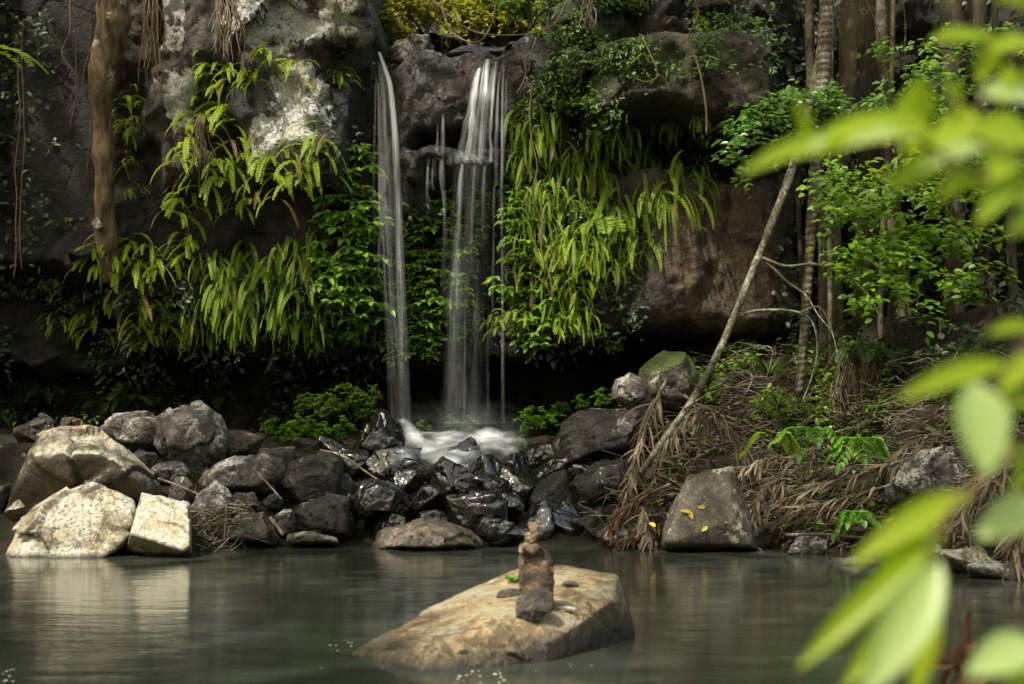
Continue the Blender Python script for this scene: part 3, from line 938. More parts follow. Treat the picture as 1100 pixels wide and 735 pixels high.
k_ = YC / F
cairn_stone(553, 594, -.06, 28 * k_, M['cairn_dark'], 'dark rounded stone at the foot of the cairn', 301, YC - .10, .15)
cairn_stone(560, 597, -4 * k_, 68 * k_, M['cairn'], 'tall upright brown slab forming the body of the cairn', 302, YC + .06, .16, lean=-.02, n=18)
cairn_stone(577, 597, 30 * k_, 66 * k_, M['cairn'], 'rusty side stone leaning on the tall cairn slab', 303, YC + .05, .10, lean=-.03)
cairn_stone(560, 582, 60 * k_, 74 * k_, M['cairn_tan'], 'flat tan stone on the tall cairn slab', 304, YC, .11)
cairn_stone(563, 583, 72 * k_, 85 * k_, M['cairn_tan'], 'wide tan stone second from the cairn top', 305, YC, .10)
cairn_stone(557, 568, 62 * k_, 72 * k_, M['cairn_tan'], 'tiny tan stone on the shoulder of the cairn', 306, YC - .02, .07, sub=4)
cairn_stone(567, 579, 83 * k_, 95 * k_, M['cairn_tan'], 'small rounded tan stone crowning the cairn', 307, YC, .07, sub=4)
pc = on_rock(bpool, 540, 640); zc = float(pc[2])
cairn_stone(532, 562, -.015, .05, M['brown'], 'flat grey stone lying behind the foot of the cairn', 308, float(pc[1]), .16)
pc = on_rock(bpool, 612, 630); zc = float(pc[2])
cairn_stone(604, 622, -.01, .03, M['cairn_dark'], 'thin dark chip lying on the pool boulder', 309, float(pc[1]), .08, sub=4)
pc = on_rock(bpool, 604, 655); zc = float(pc[2])
cairn_stone(596, 620, -.012, .018, M['sunlit2'], 'pale flat chip beside the cairn foot', 310, float(pc[1]), .09, sub=4)


# ------------------------------------------------------------------ ferns
def frond(geo, root, az, el0, L, W, end=-78, n=24, rs=None, bend=.65, twist=0.0, tint=.5, thin=1.0):
    """arching sword-fern frond with pinnae; az measured in the XY plane"""
    rs = rs or rng
    ts = np.linspace(0, 1, n + 1)
    ang = R(el0) + (R(end) - R(el0)) * ts ** bend
    hd = np.array([math.cos(az), math.sin(az), 0])
    step = L / n
    dirs = hd[None] * np.cos(ang)[:, None] + np.array([0, 0, 1.])[None] * np.sin(ang)[:, None]
    pts = root + np.concatenate([[np.zeros(3)], np.cumsum(dirs[:-1] * step, 0)])
    side = np.array([-math.sin(az), math.cos(az), 0])
    up = np.cross(side[None].repeat(len(dirs), 0), dirs)
    up = -up
    ca, sa = math.cos(twist), math.sin(twist)
    s2 = side * ca + up * sa
    nn = np.cross(s2, dirs)
    wp = W * np.clip(np.sin(np.pi * np.clip(.10 + .9 * ts, 0, 1)), 0.12, 1) ** .45
    wp *= np.where(ts < .12, .4 + ts * 5, 1)
    k = slice(2, n)
    for sg in (-1, 1):
        D_ = norm(s2[k] * sg + dirs[k] * .35 - nn[k] * 0.12 + rs.normal(0, .08, (n - 2, 3)))
        leaves(geo, pts[k], D_, nn[k], wp[k] * thin, step * .40, KITE, np.clip(tint + rs.normal(0, .12, n - 2), 0, 1) if tint < 1.1 else np.full(n - 2, tint))
    tube(geo, pts[::3], np.linspace(.004, .002, len(pts[::3])), 3, tint * .6)
    return pts


def fern_mesh(name, seed, nf, L, W, el=(10, 60), spread=1.3, end=(-88, -70), twist=.5, n=22, bend=(.45, .8), sp=.05):
    g = Geo(); r_ = np.random.default_rng(seed)
    for k in range(nf):
        az = -math.pi / 2 + r_.uniform(-spread, spread)
        frond(g, np.array([r_.normal(0, sp), 0, r_.normal(0, sp)]), az, r_.uniform(*el), L * r_.uniform(.6, 1.1), W * r_.uniform(.8, 1.15),
              r_.uniform(*end), n, r_, r_.uniform(*bend), r_.uniform(-twist, twist), 1.5 if r_.random() < .07 else r_.uniform(.1, 1.0))
    return g.mesh(name, True)


ARCH = [fern_mesh('fern', 400 + k, 16 + k % 5, .50, .036, (-15, 70), 1.6, (-90, -65), sp=.10) for k in range(6)]
HANG = [fern_mesh('fern', 450 + k, 16 + k % 5, .66, .038, (-65, 40), 1.6, (-92, -84), .8, 30, (.3, .6), .15) for k in range(6)]
for m_ in ARCH: m_.materials.append(M['fern'])
for m_ in HANG: m_.materials.append(M['fern_right'])
ORD = ['first', 'second', 'third', 'fourth', 'fifth', 'sixth', 'seventh', 'eighth', 'ninth', 'tenth', 'eleventh', 'twelfth', 'thirteenth', 'fourteenth']


def fern_row(cells, meshes, words, place, scale, group, name='fern', cat='fern', yaw=.4, lift=.03):
    for k, (px, py, s) in enumerate(sorted(cells)):
        p, n, _ = hit(px, py)
        o = bpy.data.objects.new(name, meshes[random.randrange(len(meshes))])
        C.objects.link(o)
        o.location = [float(c) for c in p + np.array([0, -lift, 0])]
        o.rotation_euler = (0, random.uniform(-.15, .15), random.uniform(-yaw, yaw))
        sc_ = s * scale * random.uniform(.9, 1.1)
        o.scale = (sc_ * random.choice((-1, 1)), sc_, sc_)
        tag(o, f'{words}, {ORD[k]} {place}', cat, group)


fern_row([(222, 78, 1), (245, 80, .9), (286, 61, .9), (314, 75, .9), (363, 82, .7), (228, 98, .8), (268, 84, .7)], ARCH, 'small arching fern high on the lichen face', 'from the tan trunk', .9, 'ferns on the lichen face')
fern_row([(204, 163, .9), (216, 135, 1), (245, 127, 1), (228, 192, 1.1), (261, 175, 1.0), (294, 178, 1.15), (326, 175, 1.15), (343, 151, .9), (310, 195, .9)], ARCH, 'yellow green fern halfway down the lichen face', 'from the tan trunk', 1.1, 'ferns on the lichen face')
fern_row([(137, 112, 1.0), (140, 138, .9), (137, 175, .6), (141, 206, .7)], ARCH, 'fern growing in the crack beside the tan trunk', 'sideways', .8, 'ferns beside the tan trunk')
fern_row([(196, 222, .9), (261, 216, .9), (109, 278, 1.0), (135, 262, 1.0), (138, 289, .9), (156, 293, 1.0), (175, 283, 1.0), (204, 265, .9)], ARCH, 'arching fern along the upper edge of the fern curtain', 'from the dark wall', 1.1, 'ferns of the curtain')
fern_row([(222, 280, 1.1), (251, 286, 1.1), (262, 276, 1.1), (291, 283, 1.1), (313, 262, 1.2), (335, 264, 1.1), (350, 285, .9), (238, 300, 1), (275, 300, 1), (300, 300, 1)], HANG, 'long fronded fern in the middle of the fern curtain', 'towards the falls', .74, 'ferns of the curtain')
fern_row([(233, 318, 1), (255, 315, 1), (269, 322, 1.1), (291, 325, 1), (320, 304, 1.1), (309, 336, 1), (342, 329, 1), (211, 330, 1), (255, 345, .9), (330, 350, .8)], HANG, 'hanging fern low in the fern curtain', 'towards the falls', .72, 'ferns of the curtain')
fern_row([(189, 345, 1), (211, 346, 1), (167, 334, 1), (153, 331, .9), (160, 360, .8), (196, 363, .8), (225, 358, .8), (98, 345, .9), (120, 325, .8), (65, 347, .8), (55, 304, .7), (345, 365, .6)], ARCH, 'fern at the lower fringe of the fern curtain', 'from the dark wall', 1.0, 'ferns of the curtain')
fern_row([(563, 124, 1), (579, 118, 1.1), (595, 140, 1.0), (575, 145, .9), (556, 150, .8), (606, 178, .7)], HANG, 'long drooping fern beside the broad stream', 'from the falls', .80, 'ferns hanging right of the falls')
fern_row([(644, 139, .8), (657, 148, .9), (670, 135, .9), (710, 134, .6), (723, 132, .5), (749, 126, .45)], HANG, 'hanging fern directly under the jutting ledge', 'from the falls', .80, 'ferns hanging right of the falls')
fern_row([(635, 174, .9), (651, 178, 1.0), (677, 172, 1.2), (687, 166, 1.2), (710, 180, 1.0), (703, 200, 1.0), (726, 197, 1.0), (736, 188, .9), (749, 183, .9), (665, 190, 1.1)], HANG, 'long straight hanging fern in the crevice row', 'from the falls', .92, 'ferns hanging right of the falls')
fern_row([(648, 218, 1.0), (661, 215, 1.1), (677, 235, 1.0), (687, 264, 1.1), (612, 212, .7), (628, 218, .8), (618, 178, .6), (668, 250, .9)], HANG, 'bright drooping fern at the bottom of the hanging curtain', 'from the falls', .85, 'ferns hanging right of the falls')
fern_row([(560, 175, .8), (570, 205, .9), (590, 200, .9), (585, 232, 1.0), (566, 245, .9), (605, 255, 1.0), (622, 250, 1.0), (640, 265, .9), (655, 285, .8), (612, 305, .9), (575, 305, .9), (596, 325, .9), (625, 335, .8)], HANG, 'drooping fern in the thicket beside the broad stream', 'from the falls', .70, 'ferns hanging right of the falls', lift=.22)
fern_row([(599, 235, .9), (573, 278, 1.1), (599, 268, 1.0), (615, 284, 1.0), (589, 300, .9), (628, 310, .9), (534, 348, .8), (560, 338, .9), (586, 281, .8), (602, 352, .8), (640, 290, .7)], ARCH, 'small arching fern among leafy climbers below the hanging curtain', 'from the falls', .85, 'ferns hanging right of the falls', lift=.2)
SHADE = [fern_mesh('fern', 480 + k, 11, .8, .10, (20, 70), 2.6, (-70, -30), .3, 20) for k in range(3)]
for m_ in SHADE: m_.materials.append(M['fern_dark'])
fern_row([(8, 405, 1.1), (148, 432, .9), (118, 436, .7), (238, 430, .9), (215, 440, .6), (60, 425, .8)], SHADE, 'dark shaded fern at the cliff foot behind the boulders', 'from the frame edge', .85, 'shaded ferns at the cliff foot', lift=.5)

# big soft tree-fern like frond in the hanging curtain
g = Geo(); r_ = np.random.default_rng(5)
for az, L in ((-2.2, .5), (-1.5, .55), (-.9, .45)):
    frond(g, np.zeros(3), az, 10, L, .15, -60, 22, r_, .7, .2, .5)
p, n, _ = hit(645, 238)
o = tag(link('fern', g.mesh('fern'), M['fern_right'], None, [float(v) for v in p + [0, -.25, 0]]), 'broad feathery fern in the middle of the hanging curtain', 'fern')
g = Geo()
for az, L in ((-.3, .75), (-.9, .6), (.4, .5), (.1, .8)):
    frond(g, np.zeros(3), az, 22, L, .12, -55, 26, r_, .9, .1, .7)
tag(link('fern', g.mesh('fern'), M['fern'], None, [float(v) for v in at(-28, 55, 14)]), 'bright feathery fern reaching in at the upper frame edge', 'fern')
g = Geo()
for az in np.linspace(-3.4, .2, 9):
    frond(g, np.zeros(3), az + r_.normal(0, .1), 45, .95, .10, -50, 24, r_, .8, .1, .6)
FERN_SPOTS = []


# ------------------------------------------------------------------ leafy climbers
def climber_mesh(name, seed, n_wh, rad, L, W, flat=.5, nl=(4, 7), tpl=LEAF, up=.25):
    """whorls of drooping pointed leaves on short stems, spread over a patch hugging the wall (wall normal -Y)"""
    g = Geo(); r_ = np.random.default_rng(seed)
    for k in range(n_wh):
        a_ = r_.uniform(0, 6.28); rr = rad * math.sqrt(r_.random())
        c = np.array([math.cos(a_) * rr, -r_.uniform(.02, flat) * (1 - .5 * rr / rad), math.sin(a_) * rr])
        tube(g, [c * [.8, .1, .8] + [0, .03, -.05], c * [.95, .6, .95], c], .004, 3, .1)
        m = r_.integers(*nl)
        az = -math.pi / 2 + np.linspace(-1.9, 1.9, m) + r_.normal(0, .25, m)
        el = r_.uniform(-.75, .15, m)
        D_ = np.stack([np.cos(az) * np.cos(el), np.sin(az) * np.cos(el), np.sin(el)], -1)
        N_ = np.array([0, -.35, 1.0]) + r_.normal(0, .18, (m, 3))
        leaves(g, np.tile(c, (m, 1)) + D_ * .01, D_, N_, L * r_.uniform(.65, 1.1, m), W * r_.uniform(.8, 1.15, m), tpl, np.clip(r_.uniform(.1, .9) + r_.normal(0, .15, m), 0, 1))
    return g.mesh(name)


CLIMB = [climber_mesh('climbing_plant', 500 + k, 24, .34, .16, .036, .42) for k in range(5)]
for m_ in CLIMB: m_.materials.append(M['gloss'])
CLIMB_BRIGHT = [m_.copy() for m_ in CLIMB]
for m_ in CLIMB_BRIGHT:
    m_.materials.clear(); m_.materials.append(M['climb'])
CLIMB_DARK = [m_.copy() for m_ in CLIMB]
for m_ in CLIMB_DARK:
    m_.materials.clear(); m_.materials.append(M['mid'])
fern_row([(385, 188, 1), (372, 215, 1), (388, 232, 1), (366, 262, 1.1), (390, 275, 1), (376, 305, 1.1), (395, 325, 1), (362, 340, 1), (388, 352, .9), (355, 300, .8)], CLIMB_BRIGHT, 'glossy pointed leaf climber beside the single stream', 'from the lichen face', 1.0, 'climbers by the falls', 'climbing_plant', 'climber', .3)
fern_row([(450, 238, .8), (478, 232, .8), (500, 205, .8), (518, 212, .7), (438, 275, .9), (465, 292, 1), (492, 262, .9), (512, 245, .6)], CLIMB_BRIGHT, 'glossy climber behind the falling water, upper row', 'from the single stream', .85, 'climbers by the falls', 'climbing_plant', 'climber', .3)
fern_row([(430, 315, .9), (455, 325, 1), (482, 315, 1), (450, 352, .9), (480, 348, .9), (433, 372, .8), (500, 290, .7), (427, 392, .5), (500, 335, .7), (462, 372, .6)], CLIMB_BRIGHT, 'glossy climber behind the falling water, lower row', 'from the single stream', .85, 'climbers by the falls', 'climbing_plant', 'climber', .3)
fern_row([(552, 195, .7), (560, 228, .8), (560, 262, .9), (552, 300, .9), (575, 325, .9), (570, 355, .8), (600, 330, .8), (635, 350, .7), (590, 215, .7), (655, 365, .5), (575, 380, .5)], CLIMB_BRIGHT, 'leafy climber below the drooping ferns', 'from the falls', .95, 'climbers right of the falls', 'climbing_plant', 'climber', .3)
LUSH = [climber_mesh('ground_plant', 540 + k, 22, .32, .12, .034, .5, (4, 7)) for k in range(3)]
for m_ in LUSH: m_.materials.append(M['lush'])


def plant_row(cells, meshes, words, place, scale, group, name, cat, Y, yaw=3):
    for k, (px, py, s) in enumerate(sorted(cells)):
        o = bpy.data.objects.new(name, meshes[random.randrange(len(meshes))]); C.objects.link(o)
        o.location = [float(c) for c in at(px, py, Y + random.uniform(-.15, .15))]
        o.rotation_euler = (R(-35), 0, random.uniform(-.5, .5)); sc_ = s * scale
        o.scale = (sc_, sc_, sc_)
        tag(o, f'{words}, {ORD[k]} {place}', cat, group)


plant_row([(292, 466, .8), (312, 468, .8), (335, 462, .8), (352, 466, .7), (372, 462, .8), (322, 456, .6)], LUSH, 'bright green low plant behind the dark cube rock', 'from the squarish brown rock', .62, 'low green plants behind the rocks', 'ground_plant', 'plant', 17.6)
plant_row([(452, 462, .4), (486, 458, .5), (505, 456, .4), (566, 456, .7), (585, 452, .6), (604, 448, .6), (622, 434, .4), (644, 430, .5), (560, 476, .35)], LUSH, 'bright green low plant behind the foam', 'towards the mossy boulder', .85, 'low green plants behind the rocks', 'ground_plant', 'plant', 18.4)
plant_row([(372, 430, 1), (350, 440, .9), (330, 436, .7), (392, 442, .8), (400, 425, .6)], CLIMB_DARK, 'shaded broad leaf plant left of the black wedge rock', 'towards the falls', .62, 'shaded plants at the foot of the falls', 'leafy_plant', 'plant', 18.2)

# ------------------------------------------------------------------ undergrowth nobody could count
def scatter(name, boxes, mat, L, W, label=None, tpl=LEAF, lift=.12, what=('c', 'g'), ymin=0):
    g = Geo()
    for (u0, u1, v0, v1, cnt) in boxes:
        Pp, Nn = [], []
        for _ in range(cnt):
            for _t in range(6):
                px, py = rng.uniform(u0, u1), rng.uniform(v0, v1)
                if vnoise(np.array([[px / 38., py / 30., 1.3]]), 71)[0] > -.12: break
            p, n, _ = hit(px, py, what)
            if p[1] < ymin: continue
            Pp.append(p + n * rng.uniform(.01, lift)); Nn.append(n)
        Pp = np.array(Pp); Nn = np.array(Nn)
        D_ = norm(rng.normal(0, 1, Pp.shape) * [1, .5, .6] + Nn * .6 + [0, -.2, -.35])
        leaves(g, Pp, D_, Nn + [0, -.2, .9] + rng.normal(0, .3, Pp.shape), L * rng.uniform(.5, 1.2, len(Pp)), W * rng.uniform(.6, 1.2, len(Pp)), tpl)
    return tag(link(name, g.mesh(name), mat), label, None, None, 'stuff')


scatter('undergrowth', [(-40, 410, 300, 460, 2600), (-60, 95, 150, 330, 260), (0, 60, 0, 120, 160), (330, 400, 60, 180, 120), (560, 690, 230, 390, 600), (420, 530, 210, 390, 400)], M['dark'], .11, .028, lift=.25)
scatter('undergrowth', [(-60, 110, 395, 500, 900), (575, 700, -20, 120, 1500), (690, 830, -20, 70, 700), (545, 650, 100, 240, 900), (640, 830, 30, 80, 260), (740, 800, 130, 180, 140)], M['mid'], .085, .020, lift=.22)
scatter('undergrowth', [(700, 1100, 375, 470, 3600), (830, 960, 430, 540, 1200), (960, 1100, 430, 520, 600)], M['mid'], .07, .022, lift=.12)
scatter('undergrowth', [(735, 960, 378, 455, 1500), (700, 1100, 455, 590, 350)], M['sapling'], .10, .03, lift=.22, what=('g',))
scatter('undergrowth', [(830, 1160, -20, 420, 2400), (960, 1160, 100, 420, 900)], M['dark'], .12, .04, lift=.6)
scatter('undergrowth', [(395, 590, -40, 40, 2200)], M['yellow'], .13, .04, lift=.5, ymin=20)
scatter('foliage', [(395, 600, -60, 40, 1000)], M['mid'], .13, .04, lift=.5, ymin=20)

# ------------------------------------------------------------------ trees on the right
def trunk_px(ctrl, n=40, sides=12, lump=.12, seed=0, origin=None, geo=None):
    """ctrl: (px,py,Y,radius_px)"""
    P_ = spline([[*at(a, b, c), d / F * c] for a, b, c, d in ctrl], n)
    g_ = geo or Geo()
    tube(g_, P_[:, :3], np.clip(P_[:, 3], .003, None), sides, .5, lump, seed)
    return g_, P_


def tree(label, ctrl, mat, cat='tree', branches=(), name='tree', group=None, lump=.12, seed=0, crown=None, crown_mat=None, bmat=None):
    base_ = at(*ctrl[0][:3])
    e = empty(name, base_, label, cat, group)
    g_, P_ = trunk_px(ctrl, 50, 14, lump, seed)
    link('trunk', g_.mesh('trunk', origin=base_), mat, e)
    for k, br in enumerate(branches):
        g2, _ = trunk_px(br, 22, 6, .15, seed + k + 1)
        link('branch', g2.mesh('branch', origin=base_), bmat or mat, e)
    if crown is not None:
        link('crown', crown.mesh('crown', origin=base_), crown_mat, e)
    return e


def spray(geo, p0, p1, nl, L, W, r_, drop_=.15, jitter=.05, rows=1):
    """leafy twig from p0 to p1"""
    p0, p1 = np.asarray(p0), np.asarray(p1)
    n = 8
    pts_ = p0 + (p1 - p0) * np.linspace(0, 1, n)[:, None] - np.array([0, 0, 1]) * (drop_ * np.linspace(0, 1, n) ** 2)[:, None]
    tube(geo, pts_, np.linspace(.008, .003, n), 4, .05)
    ax = norm(p1 - p0)
    side = norm(np.cross(ax, [0, 0, 1.0]))
    ts = r_.uniform(.1, 1, nl)
    base_ = p0 + (p1 - p0) * ts[:, None] - np.array([0, 0, 1]) * (drop_ * ts ** 2)[:, None] + r_.normal(0, jitter, (nl, 3))
    sg = np.where(np.arange(nl) % 2, 1, -1)[:, None]
    D_ = ax * .6 + side * sg + np.array([0, 0, -.25]) + r_.normal(0, .3, (nl, 3))
    N_ = np.array([0, -.45, 1.0]) + r_.normal(0, .3, (nl, 3))
    leaves(geo, base_, D_, N_, L * r_.uniform(.6, 1.15, nl), W * r_.uniform(.75, 1.15, nl), LEAF, np.clip(r_.uniform(.2, .7) + r_.normal(0, .2, nl), 0, 1))


def leafy(regions, seed, L=.135, W=.036, per=13, reach=(.22, .5)):
    """regions (px,py,rx,ry,Y,count): level sprays fanning out of each centre"""
    g_ = Geo(); r_ = np.random.default_rng(seed)
    for (px, py, rx, ry, Y, cnt) in regions:
        for _ in range(cnt):
            a_ = r_.uniform(0, 6.28); k = math.sqrt(r_.random())
            c = at(px + rx * k * math.cos(a_), py + ry * k * math.sin(a_), Y + r_.uniform(-.5, .5))
            az = r_.uniform(0, 6.28)
            d_ = np.array([math.cos(az), math.sin(az) * .7, r_.uniform(-.15, .25)]) * r_.uniform(*reach)
            spray(g_, c, c + d_, per, L, W, r_)
    return g_


tree('slender pale leaning tree with lichen bark and bare drooping branches',
     [(688, 508, 15.2, 2.99), (712, 474, 15.3, 3.34), (745, 428, 15.5, 3.70), (775, 372, 15.8, 3.87), (800, 312, 16.1, 3.96), (825, 250, 16.4, 4.22), (846, 195, 16.7, 4.40), (860, 150, 17, 4.40), (876, 85, 17.4, 4.40), (886, 20, 17.8, 4.40), (890, -70, 18.2, 4.40)],
     M['bark_pale'], branches=[
         [(819, 277, 16.2, 1.86), (845, 286, 16.0, 1.61), (878, 284, 15.9, 1.49), (912, 298, 15.8, 1.24), (936, 322, 15.7, 0.99), (948, 352, 15.6, 0.62)],
         [(822, 280, 16.2, 1.49), (845, 302, 16.0, 1.24), (866, 318, 15.9, 0.99), (880, 340, 15.8, 0.74), (900, 362, 15.7, 0.50)],
         [(795, 340, 15.9, 1.86), (812, 334, 15.7, 1.61), (850, 334, 15.6, 1.49), (872, 345, 15.6, 1.24), (878, 375, 15.5, 0.99), (872, 405, 15.5, 0.74), (860, 436, 15.4, 0.50)],
         [(858, 336, 15.6, 0.99), (880, 330, 15.5, 0.87), (892, 352, 15.5, 0.74), (900, 385, 15.4, 0.62), (896, 420, 15.4, 0.43)],
         [(762, 402, 15.6, 0.99), (786, 382, 15.4, 0.87), (815, 372, 15.3, 0.68), (830, 378, 15.2, 0.50), (822, 410, 15.2, 0.37)],
         [(752, 418, 15.5, 0.99), (728, 398, 15.3, 0.81), (708, 394, 15.2, 0.62), (690, 402, 15.2, 0.43)],
         [(770, 385, 15.7, 0.87), (790, 395, 15.4, 0.74), (808, 404, 15.3, 0.62), (800, 424, 15.2, 0.50), (790, 440, 15.2, 0.31)],
         [(735, 440, 15.4, 0.87), (760, 424, 15.2, 0.74), (790, 416, 15.1, 0.62), (818, 424, 15.0, 0.43)]],
     seed=1)
tree('thin upright ringed trunk standing beside the leaning tree',
     [(858, 425, 16.9, 5), (863, 370, 17, 5), (868, 300, 17, 5), (872, 230, 17.1, 5.5), (880, 120, 17.3, 7), (886, 50, 17.4, 7.5), (890, -80, 17.6, 7.5)], M['bark_ring'], seed=2, lump=.06)
tree('plain brown trunk just beyond the ringed trunk',
     [(884, 440, 17.4, 5.5), (885, 350, 17.4, 5.5), (883, 250, 17.5, 5), (872, 120, 17.7, 5), (869, 0, 17.9, 4.5), (868, -80, 18, 4)], M['bark_brown'], seed=3)
tree('straight grey brown trunk in the middle of the trunk group',
     [(901, 420, 17.6, 8), (899, 340, 17.6, 7), (897, 250, 17.7, 7), (908, 120, 17.9, 9), (912, 40, 18, 10), (914, -80, 18.2, 10)], M['bark_brown'], seed=4)
tree('thickest dark trunk rising behind the leafy sapling',
     [(922, 430, 18.5, 15), (928, 330, 18.5, 13), (934, 200, 18.6, 14), (937, 90, 18.7, 17), (938, 20, 18.8, 18), (940, -90, 19, 18)], M['bark_dark'], seed=5, lump=.2)
tree('slanting brown trunk beneath the leafy sapling',
     [(986, 430, 18, 10), (976, 360, 18, 8), (966, 290, 18, 7), (955, 200, 18.1, 6), (948, 60, 18.3, 6), (945, -80, 18.5, 5)], M['bark_brown'], seed=6)
tree('dark trunk deep in shade beyond the slanting trunk',
     [(1030, 420, 19, 14), (1026, 330, 19, 12), (1024, 200, 19, 12), (1022, 60, 19.1, 12), (1020, -80, 19.3, 12)], M['bark_dark'], seed=7, lump=.2)
tree('shaded trunk at the upper frame corner behind near leaves',
     [(1062, 420, 19.4, 13), (1058, 250, 19.4, 12), (1052, 80, 19.5, 11), (1050, -80, 19.6, 11)], M['bark_dark'], seed=8, lump=.2)

cr_ = leafy([(915, 200, 50, 30, 16.2, 22), (950, 258, 50, 40, 16.0, 28), (985, 240, 60, 45, 16.3, 30), (970, 305, 45, 28, 15.9, 18), (1035, 260, 40, 60, 16.6, 16), (985, 180, 60, 30, 16.6, 14), (1045, 305, 18, 20, 16, 5)], 61)
tree('leafy sapling with bright oval leaves hanging before the dark trunks',
     [(950, 425, 16.6, 4), (955, 360, 16.6, 4), (960, 290, 16.5, 3.5), (965, 220, 16.5, 3), (968, 140, 16.6, 2.5)], M['bark_dark'], branches=[
         [(960, 290, 16.5, 2), (930, 265, 16.2, 1.6), (900, 262, 16, 1)], [(962, 250, 16.5, 2), (1000, 235, 16.4, 1.5), (1035, 245, 16.4, 1)],
         [(964, 230, 16.5, 2), (925, 210, 16.3, 1.5), (890, 205, 16.2, 1)]], crown=cr_, crown_mat=M['sapling'], seed=9)
cr_ = leafy([(815, 140, 40, 22, 16.9, 20), (850, 112, 45, 20, 17.1, 16), (800, 172, 18, 18, 16.7, 6), (905, 112, 60, 20, 17.3, 20), (960, 100, 60, 22, 17.6, 16), (1010, 95, 50, 35, 17.8, 14)], 62, .12, .032)
tree('spreading dark leaved sapling below the jutting ledge',
     [(868, 420, 18, 3), (862, 300, 17.8, 3), (858, 200, 17.5, 2.6), (870, 110, 17.3, 2)], M['bark_dark'], branches=[
         [(860, 190, 17.5, 1.8), (835, 160, 17.1, 1.4), (795, 150, 16.9, .8)], [(866, 140, 17.4, 1.6), (920, 112, 17.4, 1.2), (990, 100, 17.6, .8)]], crown=cr_, crown_mat=M['gloss'], seed=10)
cr_ = leafy([(1000, 55, 50, 26, 17.4, 16), (1050, 110, 45, 35, 17.3, 18), (1075, 190, 35, 40, 17.2, 14), (1080, 40, 40, 30, 17.6, 12)], 63, .12, .032, 12, (.25, .5))
tree('leafy tree filling the upper corner beyond the near leaf spray', [(1092, 430, 17.6, 6), (1088, 300, 17.5, 5.5), (1080, 160, 17.5, 5), (1070, 40, 17.5, 4), (1066, -60, 17.6, 3)], M['bark_dark'], branches=[
    [(1080, 150, 17.5, 2), (1050, 115, 17.4, 1.5), (1010, 100, 17.3, 1)], [(1074, 80, 17.5, 2), (1035, 55, 17.4, 1.4), (985, 50, 17.4, .9)]], crown=cr_, crown_mat=M['climb'], seed=21)
tree('very slender straight stem between the plain brown and middle trunks', [(893, 435, 17.2, 3), (892, 330, 17.2, 2.8), (890, 200, 17.3, 2.6), (893, 60, 17.5, 2.4), (895, -70, 17.7, 2)], M['bark_pale'], seed=22, lump=.06)
tree('slender brown stem rising behind the bright seedlings', [(948, 440, 17.3, 3.6), (946, 340, 17.3, 3.2), (950, 220, 17.4, 3), (958, 80, 17.5, 2.6), (960, -70, 17.7, 2.4)], M['bark_brown'], seed=23, lump=.08)
# bushes lit by the sun behind the lip
for k, (px, lab) in enumerate([(405, 'sunlit yellow bush behind the mossy lip rock'), (455, 'yellow green bush above the grey lip block'), (510, 'sunlit bush above the broad stream'), (565, 'olive bush above the dark block at the lip')]):
    g_ = leafy([(px, -2, 34, 22, 20.6, 34)], 70 + k, .14, .04, 12, (.2, .35))
    tree(lab, [(px, 60, 20.3, 3), (px + 4, 20, 20.3, 2.4), (px - 3, -30, 20.4, 1.4)], M['bark_dark'], 'bush', [
        [(px + 2, 40, 20.3, 1.6), (px - 18, 10, 20, .8)], [(px + 2, 35, 20.3, 1.6), (px + 22, 5, 20.2, .8)]], 'bush', crown=g_, crown_mat=M['yellow'] if k < 3 else M['mid'], seed=80 + k)

# tan trunk against the dark left wall
e = tree('weathered tan trunk with pale patches against the dark wall',
         [(118, 300, 18.2, 13), (115, 262, 18.0, 12), (112, 200, 17.9, 12), (110, 150, 17.85, 11), (109, 105, 17.8, 12), (114, 60, 17.7, 15), (118, 30, 17.7, 18), (122, 0, 17.7, 18), (124, -80, 17.8, 18)], M['tan_trunk'], lump=.28, seed=12)
box_rock(96, 233, 112, 248, 17.75, M['sunlit2'], 'small white patched stone beside the tan trunk', 91, sub=4, name='stone')

# ------------------------------------------------------------------ vines and hanging roots
def vine(label, ctrl, mat='vine', name='vine', cat='vine', n=30, leafy_=0):
    e_ = empty(name, at(*ctrl[0][:3]), label, cat)
    g_, P_ = trunk_px(ctrl, n, 5, .1, int(ctrl[0][0]))
    link('stem', g_.mesh('stem', origin=at(*ctrl[0][:3])), M[mat], e_)
    return e_


def wig(px0, py0, px1, py1, Y, r0, r1, seed, n=7, amp=4):
    r_ = np.random.default_rng(seed)
    ts = np.linspace(0, 1, n)
    return [(px0 + (px1 - px0) * t_ + r_.normal(0, amp) * (0 < t_), py0 + (py1 - py0) * t_, Y, r0 + (r1 - r0) * t_) for t_ in ts]


